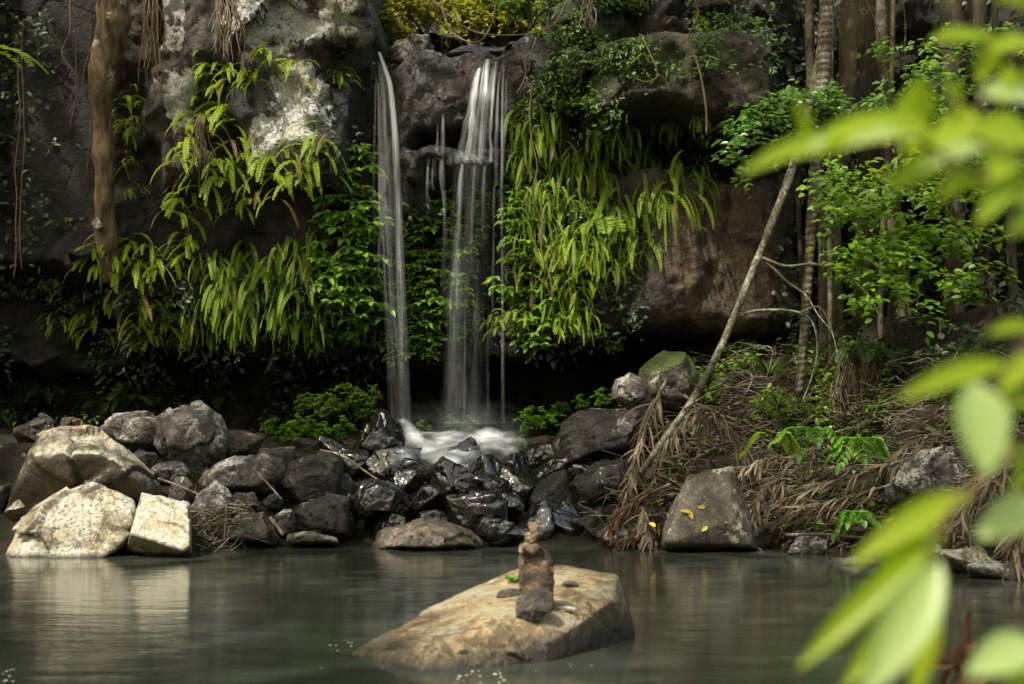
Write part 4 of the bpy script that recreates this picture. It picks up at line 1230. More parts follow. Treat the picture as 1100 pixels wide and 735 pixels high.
VINES = [
    ('long thin vine hanging down the dark wall nearest the tan trunk', wig(95, -20, 93, 200, 18.2, .8, .5, 1)),
    ('thin brown vine with a short curl on the dark wall', wig(78, -20, 76, 137, 18.1, 1.3, .7, 2)),
    ('faint vine midway between the brown vine and tan trunk', wig(86, -20, 82, 110, 18.2, .7, .5, 3)),
    ('pale straight vine near the frame edge reaching the dark hollow', wig(20, 60, 17, 300, 17.2, .8, .7, 4, 9, 1.5)),
    ('second thin vine close to the frame edge', wig(26, 20, 22, 290, 17.2, .6, .6, 5, 9, 2)),
    ('vine dangling in front of the crevice under the jutting ledge', wig(742, -10, 757, 145, 16.9, 1.2, 1.4, 6, 7, 3)),
    ('vine looped across the top of the broad stream', [(470, -30, 18.6, 1.4), (478, 20, 18.4, 1.3), (492, 40, 18.2, 1.2), (515, 45, 18.1, 1.2), (530, 20, 18.2, 1.1), (535, -20, 18.3, 1)]),
    ('bare arching twig over the lip of the falls', [(455, -10, 18.7, 1.2), (500, 30, 18.4, 1.1), (545, 38, 18.2, 1), (590, 30, 18, .9), (610, 0, 18, .8)]),
    ('thin vine trailing through the drooping ferns', wig(572, 90, 590, 330, 17.8, 1.0, .7, 8, 9, 4)),
    ('root hanging beside the dark block at the lip', wig(576, 40, 556, 100, 17.9, 1.1, .8, 9, 6, 2)),
    ('curling vine on the mossy part of the jutting ledge', [(690, 40, 17.1, .9), (702, 66, 17.0, .9), (706, 82, 17, .8), (694, 88, 17, .8), (682, 84, 17, .7)]),
    ('vine hanging among the trunks behind the ringed trunk', wig(925, -10, 985, 180, 17.8, .9, .7, 11, 8, 3)),
    ('thin dark vine before the thickest trunk', wig(968, -10, 975, 210, 17.9, .7, .7, 12, 8, 3)),
]
for lab, c in VINES: vine(lab, c)


def hanging_roots(label, px, py, n, spread, length, Y, seed, mat='root'):
    base_ = at(px, py, Y)
    g_ = Geo(); r_ = np.random.default_rng(seed)
    for _ in range(n):
        x = px + r_.normal(0, spread)
        c = wig(px + (x - px) * .5, py + r_.uniform(-6, 4), x + r_.normal(0, spread * .6), py + length * r_.uniform(.5, 1.1), Y + r_.normal(0, .08), 1.0, .35, int(r_.integers(1e6)), 6, 1.8)
        P_ = spline([[*at(a, b, cc), d / F * cc] for a, b, cc, d in c], 12)
        tube(g_, P_[:, :3], P_[:, 3], 4, r_.random())
    tag(link('hanging_roots', g_.mesh('hanging_roots', origin=base_), M[mat], None, [float(v) for v in base_]), label, 'roots')


hanging_roots('pale tuft of hanging roots over the lichen face', 243, -10, 46, 9, 72, 17.2, 1)
hanging_roots('tangled brown roots dangling between tan trunk and lichen face', 162, -10, 34, 8, 95, 17.3, 2, 'vine')
hanging_roots('small pale root bundle hanging from the ledge above drooping ferns', 630, -8, 14, 4, 42, 17.3, 3)
hanging_roots('thin dry roots trailing down the middle of the lichen face', 215, 130, 16, 5, 75, 17.3, 4, 'vine')

# ------------------------------------------------------------------ waterfall
t = NT('falling_water')
uvn = t.n('ShaderNodeUVMap'); uvs = t.sep(uvn.outputs[0])
cmb = t.n('ShaderNodeCombineXYZ')
oi = t.n('ShaderNodeObjectInfo')
t.put(cmb.inputs[0], t.math('ADD', t.math('MULTIPLY', uvs[0], 9), t.math('MULTIPLY', oi.outputs['Random'], 50)))
t.put(cmb.inputs[1], t.math('MULTIPLY', uvs[1], 1.1))
st = t.noise(cmb.outputs[0], 1.0, 4, .6)
edge = t.math('MULTIPLY', t.math('MULTIPLY', uvs[0], t.math('SUBTRACT', 1, uvs[0])), 4)
al = t.math('MULTIPLY', t.step(st, .25, .75), t.math('POWER', edge, 1.1))
al = t.math('MULTIPLY', al, t.attr('dens'), None, True)
df = t.n('ShaderNodeBsdfDiffuse'); t.put(df.inputs[0], (.93, .95, .97))
tr = t.n('ShaderNodeBsdfTranslucent'); t.put(tr.inputs[0], (.93, .95, .97))
m1 = t.n('ShaderNodeMixShader'); m1.inputs[0].default_value = .4
t.t.links.new(df.outputs[0], m1.inputs[1]); t.t.links.new(tr.outputs[0], m1.inputs[2])
tp = t.n('ShaderNodeBsdfTransparent')
m2 = t.n('ShaderNodeMixShader'); t.put(m2.inputs[0], al)
t.t.links.new(tp.outputs[0], m2.inputs[1]); t.t.links.new(m1.outputs[0], m2.inputs[2])
M['fall'] = t.done(m2.outputs[0])

fall_base = at(490, 480, 17.6)
wf = empty('waterfall', fall_base, 'thin white waterfall dropping in several streams from the mossy lip', 'waterfall')


def stream(ctrl, dens, n=60, m=9, bulge=.5, gain=.72):
    if ctrl[0][3] < 3.3 and len(dens) not in (6, 9): ctrl = [(a, b, c, d * 1.45) for a, b, c, d in ctrl]; gain *= .78
    """ctrl (px,py,Y,half width px); dens list along the fall"""
    P_ = spline([[*at(a, b, c), d / F * c] for a, b, c, d in ctrl], n)
    ts = np.linspace(0, 1, n)
    V, uv = [], []
    for k in range(n):
        for j in range(m):
            s = j / (m - 1)
            V.append([P_[k, 0] + (s * 2 - 1) * P_[k, 3], P_[k, 1] - bulge * P_[k, 3] * math.cos((s - .5) * math.pi), P_[k, 2]])
            uv.append([s, P_[k, 2] * 1.0])
    dd = np.repeat(gain * np.interp(ts, np.linspace(0, 1, len(dens)), dens), m)
    me = mk_mesh('stream', np.array(V) - fall_base, [grid_quads(m, n)], True, {'dens': dd}, None, uv)
    return link('stream', me, M['fall'], wf)



def strand(x0, y0, x1, y1, Y0, Y1, w0, w1, dens, curl=.35):
    """one thin thread of falling water, leaving the lip and dropping"""
    c = []
    for k in range(7):
        u = k / 6
        c.append((x0 + (x1 - x0) * u ** (1 - curl * .5), y0 + (y1 - y0) * u, Y0 + (Y1 - Y0) * min(1, u * 2.2), w0 + (w1 - w0) * u))
    return stream(c, dens)


stream([(407, 56, 18.3, 2.2), (413, 72, 18.12, 2.6), (419, 92, 18.0, 3.4), (423, 130, 17.85, 4), (426, 180, 17.75, 4.5), (429, 250, 17.7, 5), (432, 330, 17.66, 6), (434, 400, 17.62, 7), (436, 458, 17.55, 8)], [3.4, 3.4, 3.0, 2.2, 1.2, .7, .45, .35, .3])
stream([(408, 66, 18.2, 3), (412, 100, 18.0, 6), (414, 160, 17.86, 9), (418, 240, 17.8, 11), (424, 340, 17.75, 12), (430, 455, 17.6, 14)], [.5, .5, .42, .3, .2, .16])
rs_ = np.random.default_rng(44)


def wander(x0, y0, x1, y1, Y0, Y1, w0, w1, dens, bend_=.5):
    c = []
    ph = rs_.uniform(0, 6.28)
    for k in range(9):
        u = k / 8
        c.append((x0 + (x1 - x0) * u ** bend_ + 1.3 * math.sin(ph + u * rs_.uniform(3, 6)) * u, y0 + (y1 - y0) * u, Y0 + (Y1 - Y0) * min(1, u * 2.2), (w0 + (w1 - w0) * u) * rs_.uniform(.7, 1.3)))
    return stream(c, [d * rs_.uniform(.75, 1.25) for d in dens])


for x0, x1, y1, dn in ((404, 402, 240, .5), (406, 408, 300, .9), (408, 413, 330, .6), (410, 416, 260, .5)):
    wander(x0, rs_.uniform(80, 110), x1, y1, 18.1, 17.85, .8, 1.6, [dn, dn, dn * .8, dn * .4, .05])
# single thread in the middle
wander(474, 72, 476, 205, 18.25, 17.95, 1.6, 3.4, [1.0, 2.2, 1.8, 1.2, .9, .2])
wander(472, 120, 468, 190, 18.1, 17.98, .8, 1.6, [.6, .8, .5, .1])
# broad group from the lip to the ledge, fanning out
wander(516, 67, 502, 172, 18.22, 17.9, 3.2, 5.5, [2.6, 3.0, 2.4, 1.6, .9], .8)
wander(512, 72, 495, 170, 18.22, 17.9, 1.4, 3, [.6, 1.1, .9, .5], .9)
wander(524, 64, 517, 172, 18.2, 17.88, 2.2, 3.4, [2.4, 2.6, 1.8, 1.0], .8)
wander(521, 66, 509, 172, 18.2, 17.88, 1.2, 2.6, [1.4, 1.3, .9, .5], .9)
wander(533, 66, 526, 174, 18.2, 17.88, 1.6, 2.2, [1.2, 2.2, 1.6, 1.1], .7)
wander(529, 72, 523, 150, 18.2, 17.9, 1.0, 1.6, [.8, 1.0, .6, .1], .7)
wander(537, 78, 532, 200, 18.2, 17.88, 1.1, 2.4, [.9, 1.5, 1.0, .5, .1], .6)
wander(541, 70, 538, 230, 18.2, 17.86, 1.0, 2.0, [.7, 1.2, .9, .4, .1], .6)
wander(544, 84, 542, 190, 18.2, 17.9, .8, 1.6, [.5, .7, .4, .05], .6)
wander(540, 96, 539, 455, 18.1, 17.75, .9, 1.5, [.3, .5, .45, .5, .45])
stream([(521, 66, 18.24, 10), (517, 100, 18.05, 13), (512, 140, 17.95, 16), (508, 174, 17.9, 19)], [.28, .26, .2, .16])
# below the ledge
stream([(508, 180, 17.8, 22), (506, 230, 17.75, 24), (502, 320, 17.7, 26), (500, 400, 17.66, 27), (499, 456, 17.6, 30)], [.16, .11, .08, .09, .13])
wander(497, 176, 491, 330, 17.85, 17.7, 1.6, 4, [.8, .6, .4, .3, .15])
wander(491, 250, 488, 455, 17.75, 17.62, 4, 9, [.05, .25, .3, .3, .3])
wander(510, 178, 507, 300, 17.85, 17.7, 1.2, 3, [.8, .5, .25, .05])
wander(521, 178, 519, 270, 17.85, 17.7, 1.2, 3, [.6, .4, .2, .05])
wander(515, 280, 510, 455, 17.7, 17.62, 3, 5, [.02, .15, .18, .15])
wander(531, 200, 529, 380, 17.8, 17.68, .9, 2, [.4, .3, .2, .05])
wander(501, 300, 498, 455, 17.7, 17.62, 1.2, 2, [.05, .25, .3, .3])
wander(525, 330, 523, 455, 17.7, 17.62, 1.0, 2, [.03, .2, .2, .2])
wander(461, 166, 459, 232, 18.0, 17.95, .9, 2, [1.2, 1.0, .5, .1])
wander(466, 166, 465, 205, 18.0, 17.97, .8, 1.4, [.8, .7, .1])
wander(477, 205, 478, 330, 17.95, 17.8, 2, 3.5, [.4, .25, .1, .02])
stream([(496, 163, 17.98, 14), (504, 170, 17.84, 24), (508, 176, 17.76, 30), (510, 181, 17.74, 28)], [.1, .4, .4, .05], 16, 21)

# foam sheet at the foot of the falls
t = NT('foam_water')
fa = t.attr('dens')
P = t.pos((1.1, .8, 2.2))
fn = t.noise(P, 2.2, 3, .5, .8)
al = t.math('MULTIPLY', fa, t.math('MULTIPLY_ADD', t.step(fn, .28, .75), .95, .10), None, True)
df = t.n('ShaderNodeBsdfDiffuse'); t.put(df.inputs[0], (.84, .88, .93))
tp = t.n('ShaderNodeBsdfTransparent')
m2 = t.n('ShaderNodeMixShader'); t.put(m2.inputs[0], al)
t.t.links.new(tp.outputs[0], m2.inputs[1]); t.t.links.new(df.outputs[0], m2.inputs[2])
M['foam'] = t.done(m2.outputs[0])


def sheet(rows, n=40, m=40, name='foam', amp=.03, dscale=1.0, soft=1.0):
    """rows: list of (pxL, pxR, py, Y, density) from back to front"""
    A = spline([[a, b, c, d, e_] for a, b, c, d, e_ in rows], n)
    V, dd = [], []
    for k in range(n):
        for j in range(m):
            s = j / (m - 1)
            V.append(at(A[k, 0] + (A[k, 1] - A[k, 0]) * s, A[k, 2], A[k, 3]))
            dd.append(max(0, A[k, 4]) * (4 * s * (1 - s)) ** soft * dscale)
    V = np.array(V)
    V[:, 2] += amp * fbm(V * 4, 3, 8)
    return link(name, mk_mesh(name, V - fall_base, [grid_quads(m, n)], True, {'dens': np.array(dd)}), M['foam'], wf)


sheet([(436, 560, 462, 18.2, 0.0), (432, 566, 468, 18.0, .9), (430, 568, 474, 17.7, .9), (434, 562, 483, 17.35, .55), (442, 548, 492, 17.0, .5), (458, 528, 500, 16.75, .6), (470, 512, 507, 16.6, .1)], amp=.05)
sheet([(424, 434, 450, 17.4, .0), (430, 446, 460, 17.2, .38), (434, 460, 472, 17.0, .5), (438, 472, 486, 16.8, .3), (446, 474, 498, 16.6, 0)], 26, 20, amp=.09, soft=1.6)
sheet([(496, 530, 466, 17.3, .1), (508, 546, 471, 17.1, .7), (524, 562, 482, 16.95, .5), (532, 568, 500, 16.8, 0)], 26, 20, amp=.09, soft=1.6)
sheet([(418, 444, 482, 16.75, .0), (418, 448, 489, 16.5, .4), (420, 452, 497, 16.4, .2), (420, 452, 506, 16.35, 0)], 22, 16, soft=1.5)
sheet([(484, 506, 500, 16.5, .2), (488, 502, 508, 16.3, .5), (491, 500, 520, 16.2, .4), (492, 500, 534, 16.1, 0)], 22, 10)
sheet([(420, 575, 430, 17.9, 0.0), (415, 580, 460, 17.85, .12), (415, 585, 476, 17.4, .14), (430, 580, 490, 17.1, .0)], 24, 24, 'mist', soft=1.6)

# bubbles on the pool
g_ = Geo(); r_ = np.random.default_rng(77)
dirs_, T_ = ico(2)
for (u0, u1, v0, v1, cnt, sz) in [(350, 384, 688, 702, 12, .007), (490, 545, 720, 734, 16, .009), (330, 440, 692, 722, 22, .004), (0, 18, 718, 733, 10, .010), (30, 330, 690, 716, 20, .003), (560, 640, 712, 724, 8, .004)]:
    for _ in range(cnt):
        px, py = r_.uniform(u0, u1), r_.uniform(v0, v1)
        Y = 1.3 * F / (py - HZ)
        p = at(px, py, Y); s = sz * .55 * r_.uniform(.3, 1.2)
        g_.add(p + dirs_ * [s * r_.uniform(1, 2.2), s * 1.1, s * .5], T_, None, .5)
t = NT('bubble_white'); M['bubble'] = t.done(t.principled((.75, .78, .74), .3))
tag(link('foam', g_.mesh('foam'), M['bubble']), None, None, None, 'stuff')

# ------------------------------------------------------------------ right bank: dead palm fronds, sticks, litter, plants
def palm_frond(label, ctrl, L, mat='straw', n=46, seed=0, droop=.85, both=True, r0=1.8):
    """dead frond: ctrl (px,py,Y) for the rib; long thin leaflets hanging from it"""
    r_ = np.random.default_rng(seed)
    base_ = at(*ctrl[0])
    P_ = spline([at(*c) for c in ctrl], n + 1)
    e_ = empty('palm_frond', base_, label, 'palm frond')
    g_ = Geo()
    tube(g_, P_, np.linspace(r0, .5, n + 1) / F * ctrl[0][2], 5, .8)
    link('rib', g_.mesh('rib', origin=base_), M['stick'], e_)
    g_ = Geo()
    tan = norm(np.gradient(P_, axis=0))
    sd = norm(np.cross(tan, [0, 0, 1.]))
    for sg in ((-1, 1) if both else (1,)):
        for rep_ in range(2):
            idx = np.arange(4, n)
            hole = fbm(np.stack([idx * .35, idx * 0 + seed * 7 + sg * 3, idx * 0 + rep_], -1), 2, seed)
            for i, ho in zip(idx, hole):
                if ho < -.12: continue
                l_ = L * r_.uniform(.45, 1.1) * (1 - .5 * i / n)
                d0 = norm(sd[i] * sg * r_.uniform(.1, .8) + tan[i] * r_.uniform(.5, 1.3) + r_.normal(0, .25, 3))
                pts_ = [P_[i] + r_.normal(0, .015, 3)]
                d = d0
                for s in range(4):
                    d = norm(d + np.array([0, 0, -.22 * droop]) + r_.normal(0, .10, 3))
                    pts_.append(pts_[-1] + d * l_ / 4)
                pts_ = np.array(pts_)
                wdt = np.array([.007, .012, .012, .009, .002]) * r_.uniform(.6, 1.4)
                ax = norm(np.cross(d0, r_.normal(0, 1, 3)))
                V = np.concatenate([pts_ - ax * wdt[:, None], pts_ + ax * wdt[:, None]])
                Q = [[k, k + 1, k + 6, k + 5] for k in range(4)]
                g_.add(V, None, Q, float(np.clip(r_.normal(.5, .28), 0, 1)))
    link('leaflets', g_.mesh('leaflets', False, base_), M[mat], e_)
    return e_


palm_frond('dead palm frond hanging straight down beside the leaning trunk base', [(715, 410, 16.3), (700, 440, 16.0), (684, 490, 15.6), (672, 530, 15.3)], .55, seed=1)
palm_frond('dead frond draped over the rock behind the large slab', [(790, 452, 16.2), (755, 440, 15.9), (722, 462, 15.6), (700, 510, 15.3)], .6, seed=2)
palm_frond('straw frond piled highest behind the large slab', [(735, 425, 16.4), (760, 445, 16.1), (790, 470, 15.9), (812, 500, 15.7)], .6, seed=3)
palm_frond('long frond lying across the slope towards the grey lichen boulder', [(985, 490, 14.6), (930, 508, 14.5), (880, 522, 14.5), (825, 545, 14.6)], .5, seed=4, droop=.6)
palm_frond('second long frond lying just above the mottled rock', [(960, 520, 14.3), (910, 535, 14.2), (870, 545, 14.2), (838, 556, 14.3)], .45, seed=5, droop=.7)
palm_frond('straw frond hanging over the rocks at the frame edge', [(1140, 490, 13.2), (1090, 500, 13.0), (1050, 530, 12.8), (1020, 575, 12.6)], .6, seed=6)
palm_frond('drooping straw frond trailing into the water at the frame edge', [(1150, 540, 12.4), (1115, 548, 12.2), (1095, 580, 12.0), (1088, 622, 11.9)], .5, seed=7)
palm_frond('rusty fallen frond at the water left of the large slab', [(745, 560, 14.9), (715, 562, 14.8), (690, 572, 14.7), (664, 584, 14.6)], .32, 'rust_leaf', seed=8)
palm_frond('dark rusty frond above the low brown rock', [(720, 520, 15.3), (690, 535, 15.2), (668, 552, 15.0), (655, 575, 14.9)], .4, 'rust_leaf', seed=9)
palm_frond('pale fan of dead leaflets touching the water by the slab', [(690, 545, 14.8), (692, 560, 14.7), (695, 575, 14.6), (700, 590, 14.55)], .25, seed=10)
palm_frond('dead frond skirt hanging from the shaggy stump', [(942, 395, 16.8), (944, 420, 16.6), (940, 450, 16.5), (934, 490, 16.4)], .5, seed=11)
palm_frond('straw frond crossing under the big leaf seedlings', [(905, 500, 15.3), (870, 495, 15.2), (830, 492, 15.2), (795, 505, 15.1)], .5, seed=13)
palm_frond('frond heap piece right above the lichen corner of the slab', [(860, 520, 15.0), (840, 515, 14.9), (818, 530, 14.8), (808, 552, 14.7)], .42, seed=14)
palm_frond('frond spread behind the grey lichen boulder', [(1060, 455, 15.4), (1020, 462, 15.2), (985, 475, 15.0), (950, 500, 14.8)], .5, seed=15)

# litter of twigs: nobody could count it
g_ = Geo(); r_ = np.random.default_rng(33)
for (u0, u1, v0, v1, cnt) in [(640, 840, 420, 585, 420), (800, 1100, 440, 590, 620), (960, 1110, 390, 520, 200), (205, 265, 556, 592, 60), (760, 960, 390, 450, 200)]:
    for _ in range(cnt):
        p, n, _d = hit(r_.uniform(u0, u1), r_.uniform(v0, v1), ('g',))
        l_ = r_.uniform(.12, .7); a_ = r_.normal(0.1, .8)
        d = np.array([math.cos(a_), r_.normal(0, .4), r_.normal(-.05, .3)])
        m_ = np.array([0, 0, r_.uniform(.0, .12)])
        b0 = p + n * r_.uniform(.02, .28)
        tube(g_, [b0 - d * l_ / 2, b0 + m_, b0 + d * l_ / 2], r_.uniform(.003, .009) * np.array([1, .8, .4]), 4, r_.random())
tag(link('debris', g_.mesh('debris'), M['stick']), None, None, None, 'stuff')
scatter('leaf_litter', [(640, 830, 450, 590, 350), (800, 1100, 450, 600, 450)], M['straw'], .16, .018, lift=.12, what=('g',))

# sticks and twig tangle on the left bank
def stick(label, ctrl):
    g2, _ = trunk_px(ctrl, 16, 6, .15, int(ctrl[0][0]), origin=None)
    b_ = at(*ctrl[0][:3])
    tag(link('stick', g2.mesh('stick', origin=b_), M['stick'], None, [float(v) for v in b_]), label, 'stick')


stick('pinkish stick poking out above the white block', [(170, 514, 15.1, 1.2), (192, 522, 14.9, 1.2), (215, 532, 14.8, 1)])
stick('thin stick leaning across the dark gap under the long rock', [(274, 505, 15.3, 1.2), (288, 520, 15.2, 1.2), (303, 537, 15.1, 1)])
stick('short split stick beside the smooth brown slab', [(290, 556, 14.8, 2), (298, 566, 14.75, 2.2), (304, 575, 14.7, 1.6)])
stick('branch lying across the wet rocks below the foam', [(344, 484, 16.2, 1.8), (368, 490, 16.0, 1.6), (392, 506, 15.8, 1.2), (424, 528, 15.4, 1)])
stick('bare driftwood stick resting over the rocks near the mottled rock', [(845, 575, 14.2, 2), (880, 574, 14.1, 1.8), (930, 578, 14, 1.4)])
stick('fallen branch lying behind the grey lichen boulder', [(945, 495, 15, 2.2), (990, 486, 14.9, 2), (1040, 480, 14.9, 1.5)])
g_ = Geo(); r_ = np.random.default_rng(91)
b_ = at(228, 578, 14.7)
for _ in range(24):
    c0 = at(r_.uniform(210, 250), r_.uniform(560, 588), 14.7 + r_.normal(0, .12))
    a_ = r_.uniform(0, 3.14)
    d = np.array([math.cos(a_) * .25, r_.normal(0, .1), math.sin(a_) * .18])
    tube(g_, spline([c0 - d, c0 + r_.normal(0, .05, 3), c0 + d + r_.normal(0, .05, 3)], 8), .005, 4, r_.random())
tag(link('twig_tangle', g_.mesh('twig_tangle', origin=b_), M['stick'], None, [float(v) for v in b_]), 'tangle of dry twigs at the water beside the white block', 'twigs')

# shaggy stump with fern crown
b_ = at(922, 470, 16.6)
e = empty('tree_fern', b_, 'shaggy short tree fern with green arching crown beside the ringed trunk', 'tree fern')
g2, _ = trunk_px([(918, 500, 16.6, 17), (919, 450, 16.6, 15), (921, 410, 16.6, 13), (922, 375, 16.6, 11)], 30, 14, .35, 4)
link('trunk', g2.mesh('trunk', origin=b_), M['bark_dark'], e)
g_ = Geo(); r_ = np.random.default_rng(17)
top_ = at(920, 376, 16.5)
for az in (-2.9, -2.2, -1.6, -.9, -.2, .6, 2.6):
    frond(g_, top_, az, 30, .62, .10, -60, 22, r_, .8, .1, .45)
link('crown', g_.mesh('crown', origin=b_), M['fern_dark'], e)
g_ = Geo()
for _ in range(160):
    x, y = r_.uniform(892, 945), r_.uniform(375, 430)
    p0 = at(x, y, 16.45 + r_.normal(0, .12))
    tube(g_, [p0, p0 + [r_.normal(0, .05), -.05, -.25], p0 + [r_.normal(0, .08), -.03, -r_.uniform(.4, .9)]], [.007, .006, .003], 4, r_.random())
link('skirt', g_.mesh('skirt', origin=b_), M['bark_brown'], e)


# broad leaf seedlings
def seedling(label, px, py, Y, nb, L, seed, mat='lush', leafL=.13):
    r_ = np.random.default_rng(seed)
    b_ = at(px, py, Y)
    e_ = empty('seedling', b_, label, 'seedling')
    g1, g2 = Geo(), Geo()
    for k in range(nb):
        az = -math.pi / 2 + r_.uniform(-1.8, 1.8)
        d = np.array([math.cos(az), math.sin(az) * .6, 0]) * L * r_.uniform(.6, 1.1)
        P_ = spline([np.zeros(3), d * .5 + [0, 0, .22 * L / .5], d + [0, 0, .12 * L / .5 - r_.uniform(0, .2)]], 12)
        tube(g1, P_, np.linspace(.006, .003, 12), 4, .3)
        tan = norm(np.gradient(P_, axis=0)); sd = norm(np.cross(tan, [0, 0, 1.]))
        i = np.arange(3, 12)
        for sg in (-1, 1):
            leaves(g2, P_[i], sd[i] * sg + tan[i] * .6 + [0, 0, -.2], np.array([0, -.3, 1.]) + r_.normal(0, .15, (9, 3)), leafL * np.sin(np.linspace(.5, 2.6, 9)) * r_.uniform(.9, 1.1, 9), .026, LEAF)
        leaves(g2, P_[-1:], tan[-1:], np.array([[0, -.3, 1.]]), [leafL], [.03], LEAF)
    link('stem', g1.mesh('stem'), M['mid'], e_)
    link('foliage', g2.mesh('foliage'), M[mat], e_)


seedling('bright seedling with level leafy fronds above the straw', 868, 482, 15.2, 4, .5, 1)
seedling('bright green broad leaf seedling in front of the shaggy stump', 925, 490, 15.0, 6, .42, 2, leafL=.16)
seedling('small green seedling sprouting low among the dead fronds', 918, 562, 14.0, 5, .26, 3, leafL=.10)
seedling('pale green seedling in the straw behind the large slab', 832, 478, 15.4, 4, .3, 4, 'fern', .11)
seedling('low seedling at the frame edge beyond the near leaves', 1085, 500, 13.6, 5, .4, 5)

# spiky grass tufts
def tuft(label, px, py, Y, n, L, seed, mat):
    r_ = np.random.default_rng(seed); g_ = Geo()
    for _ in range(n):
        az = r_.uniform(0, 6.28)
        d = np.array([math.cos(az), math.sin(az), r_.uniform(.6, 2.2)]); d /= np.linalg.norm(d)
        pts_ = [np.zeros(3)]
        for s in range(5):
            d = norm(d + [0, 0, -.28]); pts_.append(pts_[-1] + d * L * r_.uniform(.6, 1.1) / 5)
        pts_ = np.array(pts_); wd = np.array([.006, .009, .009, .007, .005, .001])
        ax = np.array([-math.sin(az), math.cos(az), 0])
        g_.add(np.concatenate([pts_ - ax * wd[:, None], pts_ + ax * wd[:, None]]), None, [[k, k + 1, k + 7, k + 6] for k in range(5)], r_.random())
    tag(link('grass_tuft', g_.mesh('grass_tuft'), M[mat], None, [float(v) for v in at(px, py, Y)]), label, 'grass tuft')


tuft('spiky green tuft between the leaning tree and ringed trunk', 826, 405, 16.6, 60, .65, 1, 'mid')
tuft('green spiky tuft at the foot of the ringed trunk', 836, 440, 16.2, 50, .5, 2, 'fern_dark')
tuft('dark tuft beside the moss covered boulder', 760, 415, 16.9, 40, .5, 4, 'fern_dark')

# fallen yellow leaves on the slab
bs = bvh_of(slab)
for px, py, rot, lab in [(743, 552, .3, 'long yellow leaf lying highest on the large slab'), (744, 559, 1.2, 'small pale yellow leaf just below the long leaf'), (760, 566, -.7, 'bright yellow leaf nearest the lichen corner of the slab'), (758, 546, .1, 'tiny orange leaf near the top of the slab'), (704, 567, .8, 'yellow leaf caught at the edge of the slab beside the fronds')]:
    d = Vector(at(px, py, 1)) - CAM; d.normalize()
    p, n, i, _ = bs.ray_cast(CAM, d)
    if p is None: p, n = Vector(at(px, py, 14.3)), Vector((0, -.7, .7))
    if n.dot(d) > 0: n = -n
    g_ = Geo()
    tx = norm(np.cross(np.array(n), [0, 0, 1.])); ty = np.cross(tx, np.array(n))
    leaves(g_, [np.zeros(3)], [tx * math.cos(rot) + ty * math.sin(rot)], [np.array(n)], [.13 if 'long' in lab else .085], [.024], LEAF)
    tag(link('fallen_leaf', g_.mesh('fallen_leaf'), M['fallen_yellow'], None, [float(c) for c in np.array(p) + np.array(n) * .012]), lab, 'leaf')
# green sprig on the pool boulder
g_ = Geo(); r_ = np.random.default_rng(3)
az = r_.uniform(0, 6.28, 9)
leaves(g_, np.zeros((9, 3)), np.stack([np.cos(az), np.sin(az), r_.uniform(.2, 1.2, 9)], -1), np.tile([0, -.4, 1.], (9, 1)), .07, .018, LEAF)
xy = on_rock(bpool, 550, 626)
tag(link('sprig', g_.mesh('sprig'), M['lush'], None, [float(v) for v in xy]), 'little green sprig growing on the pool boulder behind the cairn', 'sprig')


# ------------------------------------------------------------------ leaves close to the lens
NEARLEAF = leaf_tpl(12, .75, .42, .18, .12)


def near_branch(label, stems, lv, Y):
    b_ = at(*stems[0][0][:2], Y)
    e_ = empty('leafy_branch', b_, label, 'branch')
    g1, g2, g3 = Geo(), Geo(), Geo()
    for st_ in stems:
        P_ = spline([at(a, b, Y + dy) for a, b, dy in st_], 20)
        tube(g1, P_, np.linspace(5, 2, 20) / F * Y, 8, .5)
    link('stem', g1.mesh('stem', origin=b_), M['vine'], e_)
    for (x0, y0, x1, y1, wd, dy, pale, nz) in lv:
        p0, p1 = at(x0, y0, Y + dy), at(x1, y1, Y + dy - .04)
        nv = np.array([0, -1.0 + nz, .35 + nz])
        leaves(g3 if pale else g2, [p0], [p1 - p0], [nv], [np.linalg.norm(p1 - p0)], [wd / F * Y / 2], NEARLEAF, np.array([random.random() * .7]), .6)
    if g2.V: link('foliage', g2.mesh('foliage', origin=b_), M['near'], e_)
    if g3.V: link('pale_foliage', g3.mesh('pale_foliage', origin=b_), M['near_pale'], e_)


near_branch('blurred bright leafy branch reaching across before the trunks',
            [[(1240, 260, .1), (1110, 215, .05), (1040, 180, 0), (985, 148, 0)], [(1110, 215, .05), (1080, 170, .05), (1050, 120, 0)]], [
    (905, 152, 797, 181, 28, 0, 0, .25), (965, 132, 868, 152, 30, .03, 0, .2), (930, 150, 850, 166, 20, .05, 0, -.1), (868, 158, 854, 98, 13, .02, 0, 0), (978, 138, 990, 84, 40, .05, 0, -.2), (1005, 145, 925, 124, 34, 0, 0, .3),
    (990, 146, 905, 152, 20, -.03, 1, .5), (1055, 122, 1000, 158, 40, .05, 0, .1), (1060, 158, 985, 180, 26, .02, 1, .3), (1112, 150, 1045, 140, 48, -.05, 0, .1), (1100, 170, 1040, 200, 30, .04, 0, .2),
    (1110, 105, 1056, 98, 40, .03, 1, .2), (1120, 200, 1060, 215, 36, .05, 0, 0), (1012, 170, 955, 200, 30, .04, 0, -.2), (892, 150, 868, 162, 12, -.02, 1, .5), (1030, 120, 1015, 86, 22, .05, 0, .1),
    (1090, 130, 1060, 180, 34, .08, 0, 0), (1120, 230, 1085, 250, 30, 0, 0, 0), (1045, 175, 1008, 215, 24, .06, 0, .1), (1085, 190, 1050, 240, 26, .03, 0, -.1), (1020, 152, 965, 160, 22, .06, 0, .4), (1075, 110, 1085, 70, 26, .04, 0, 0)], 1.75)
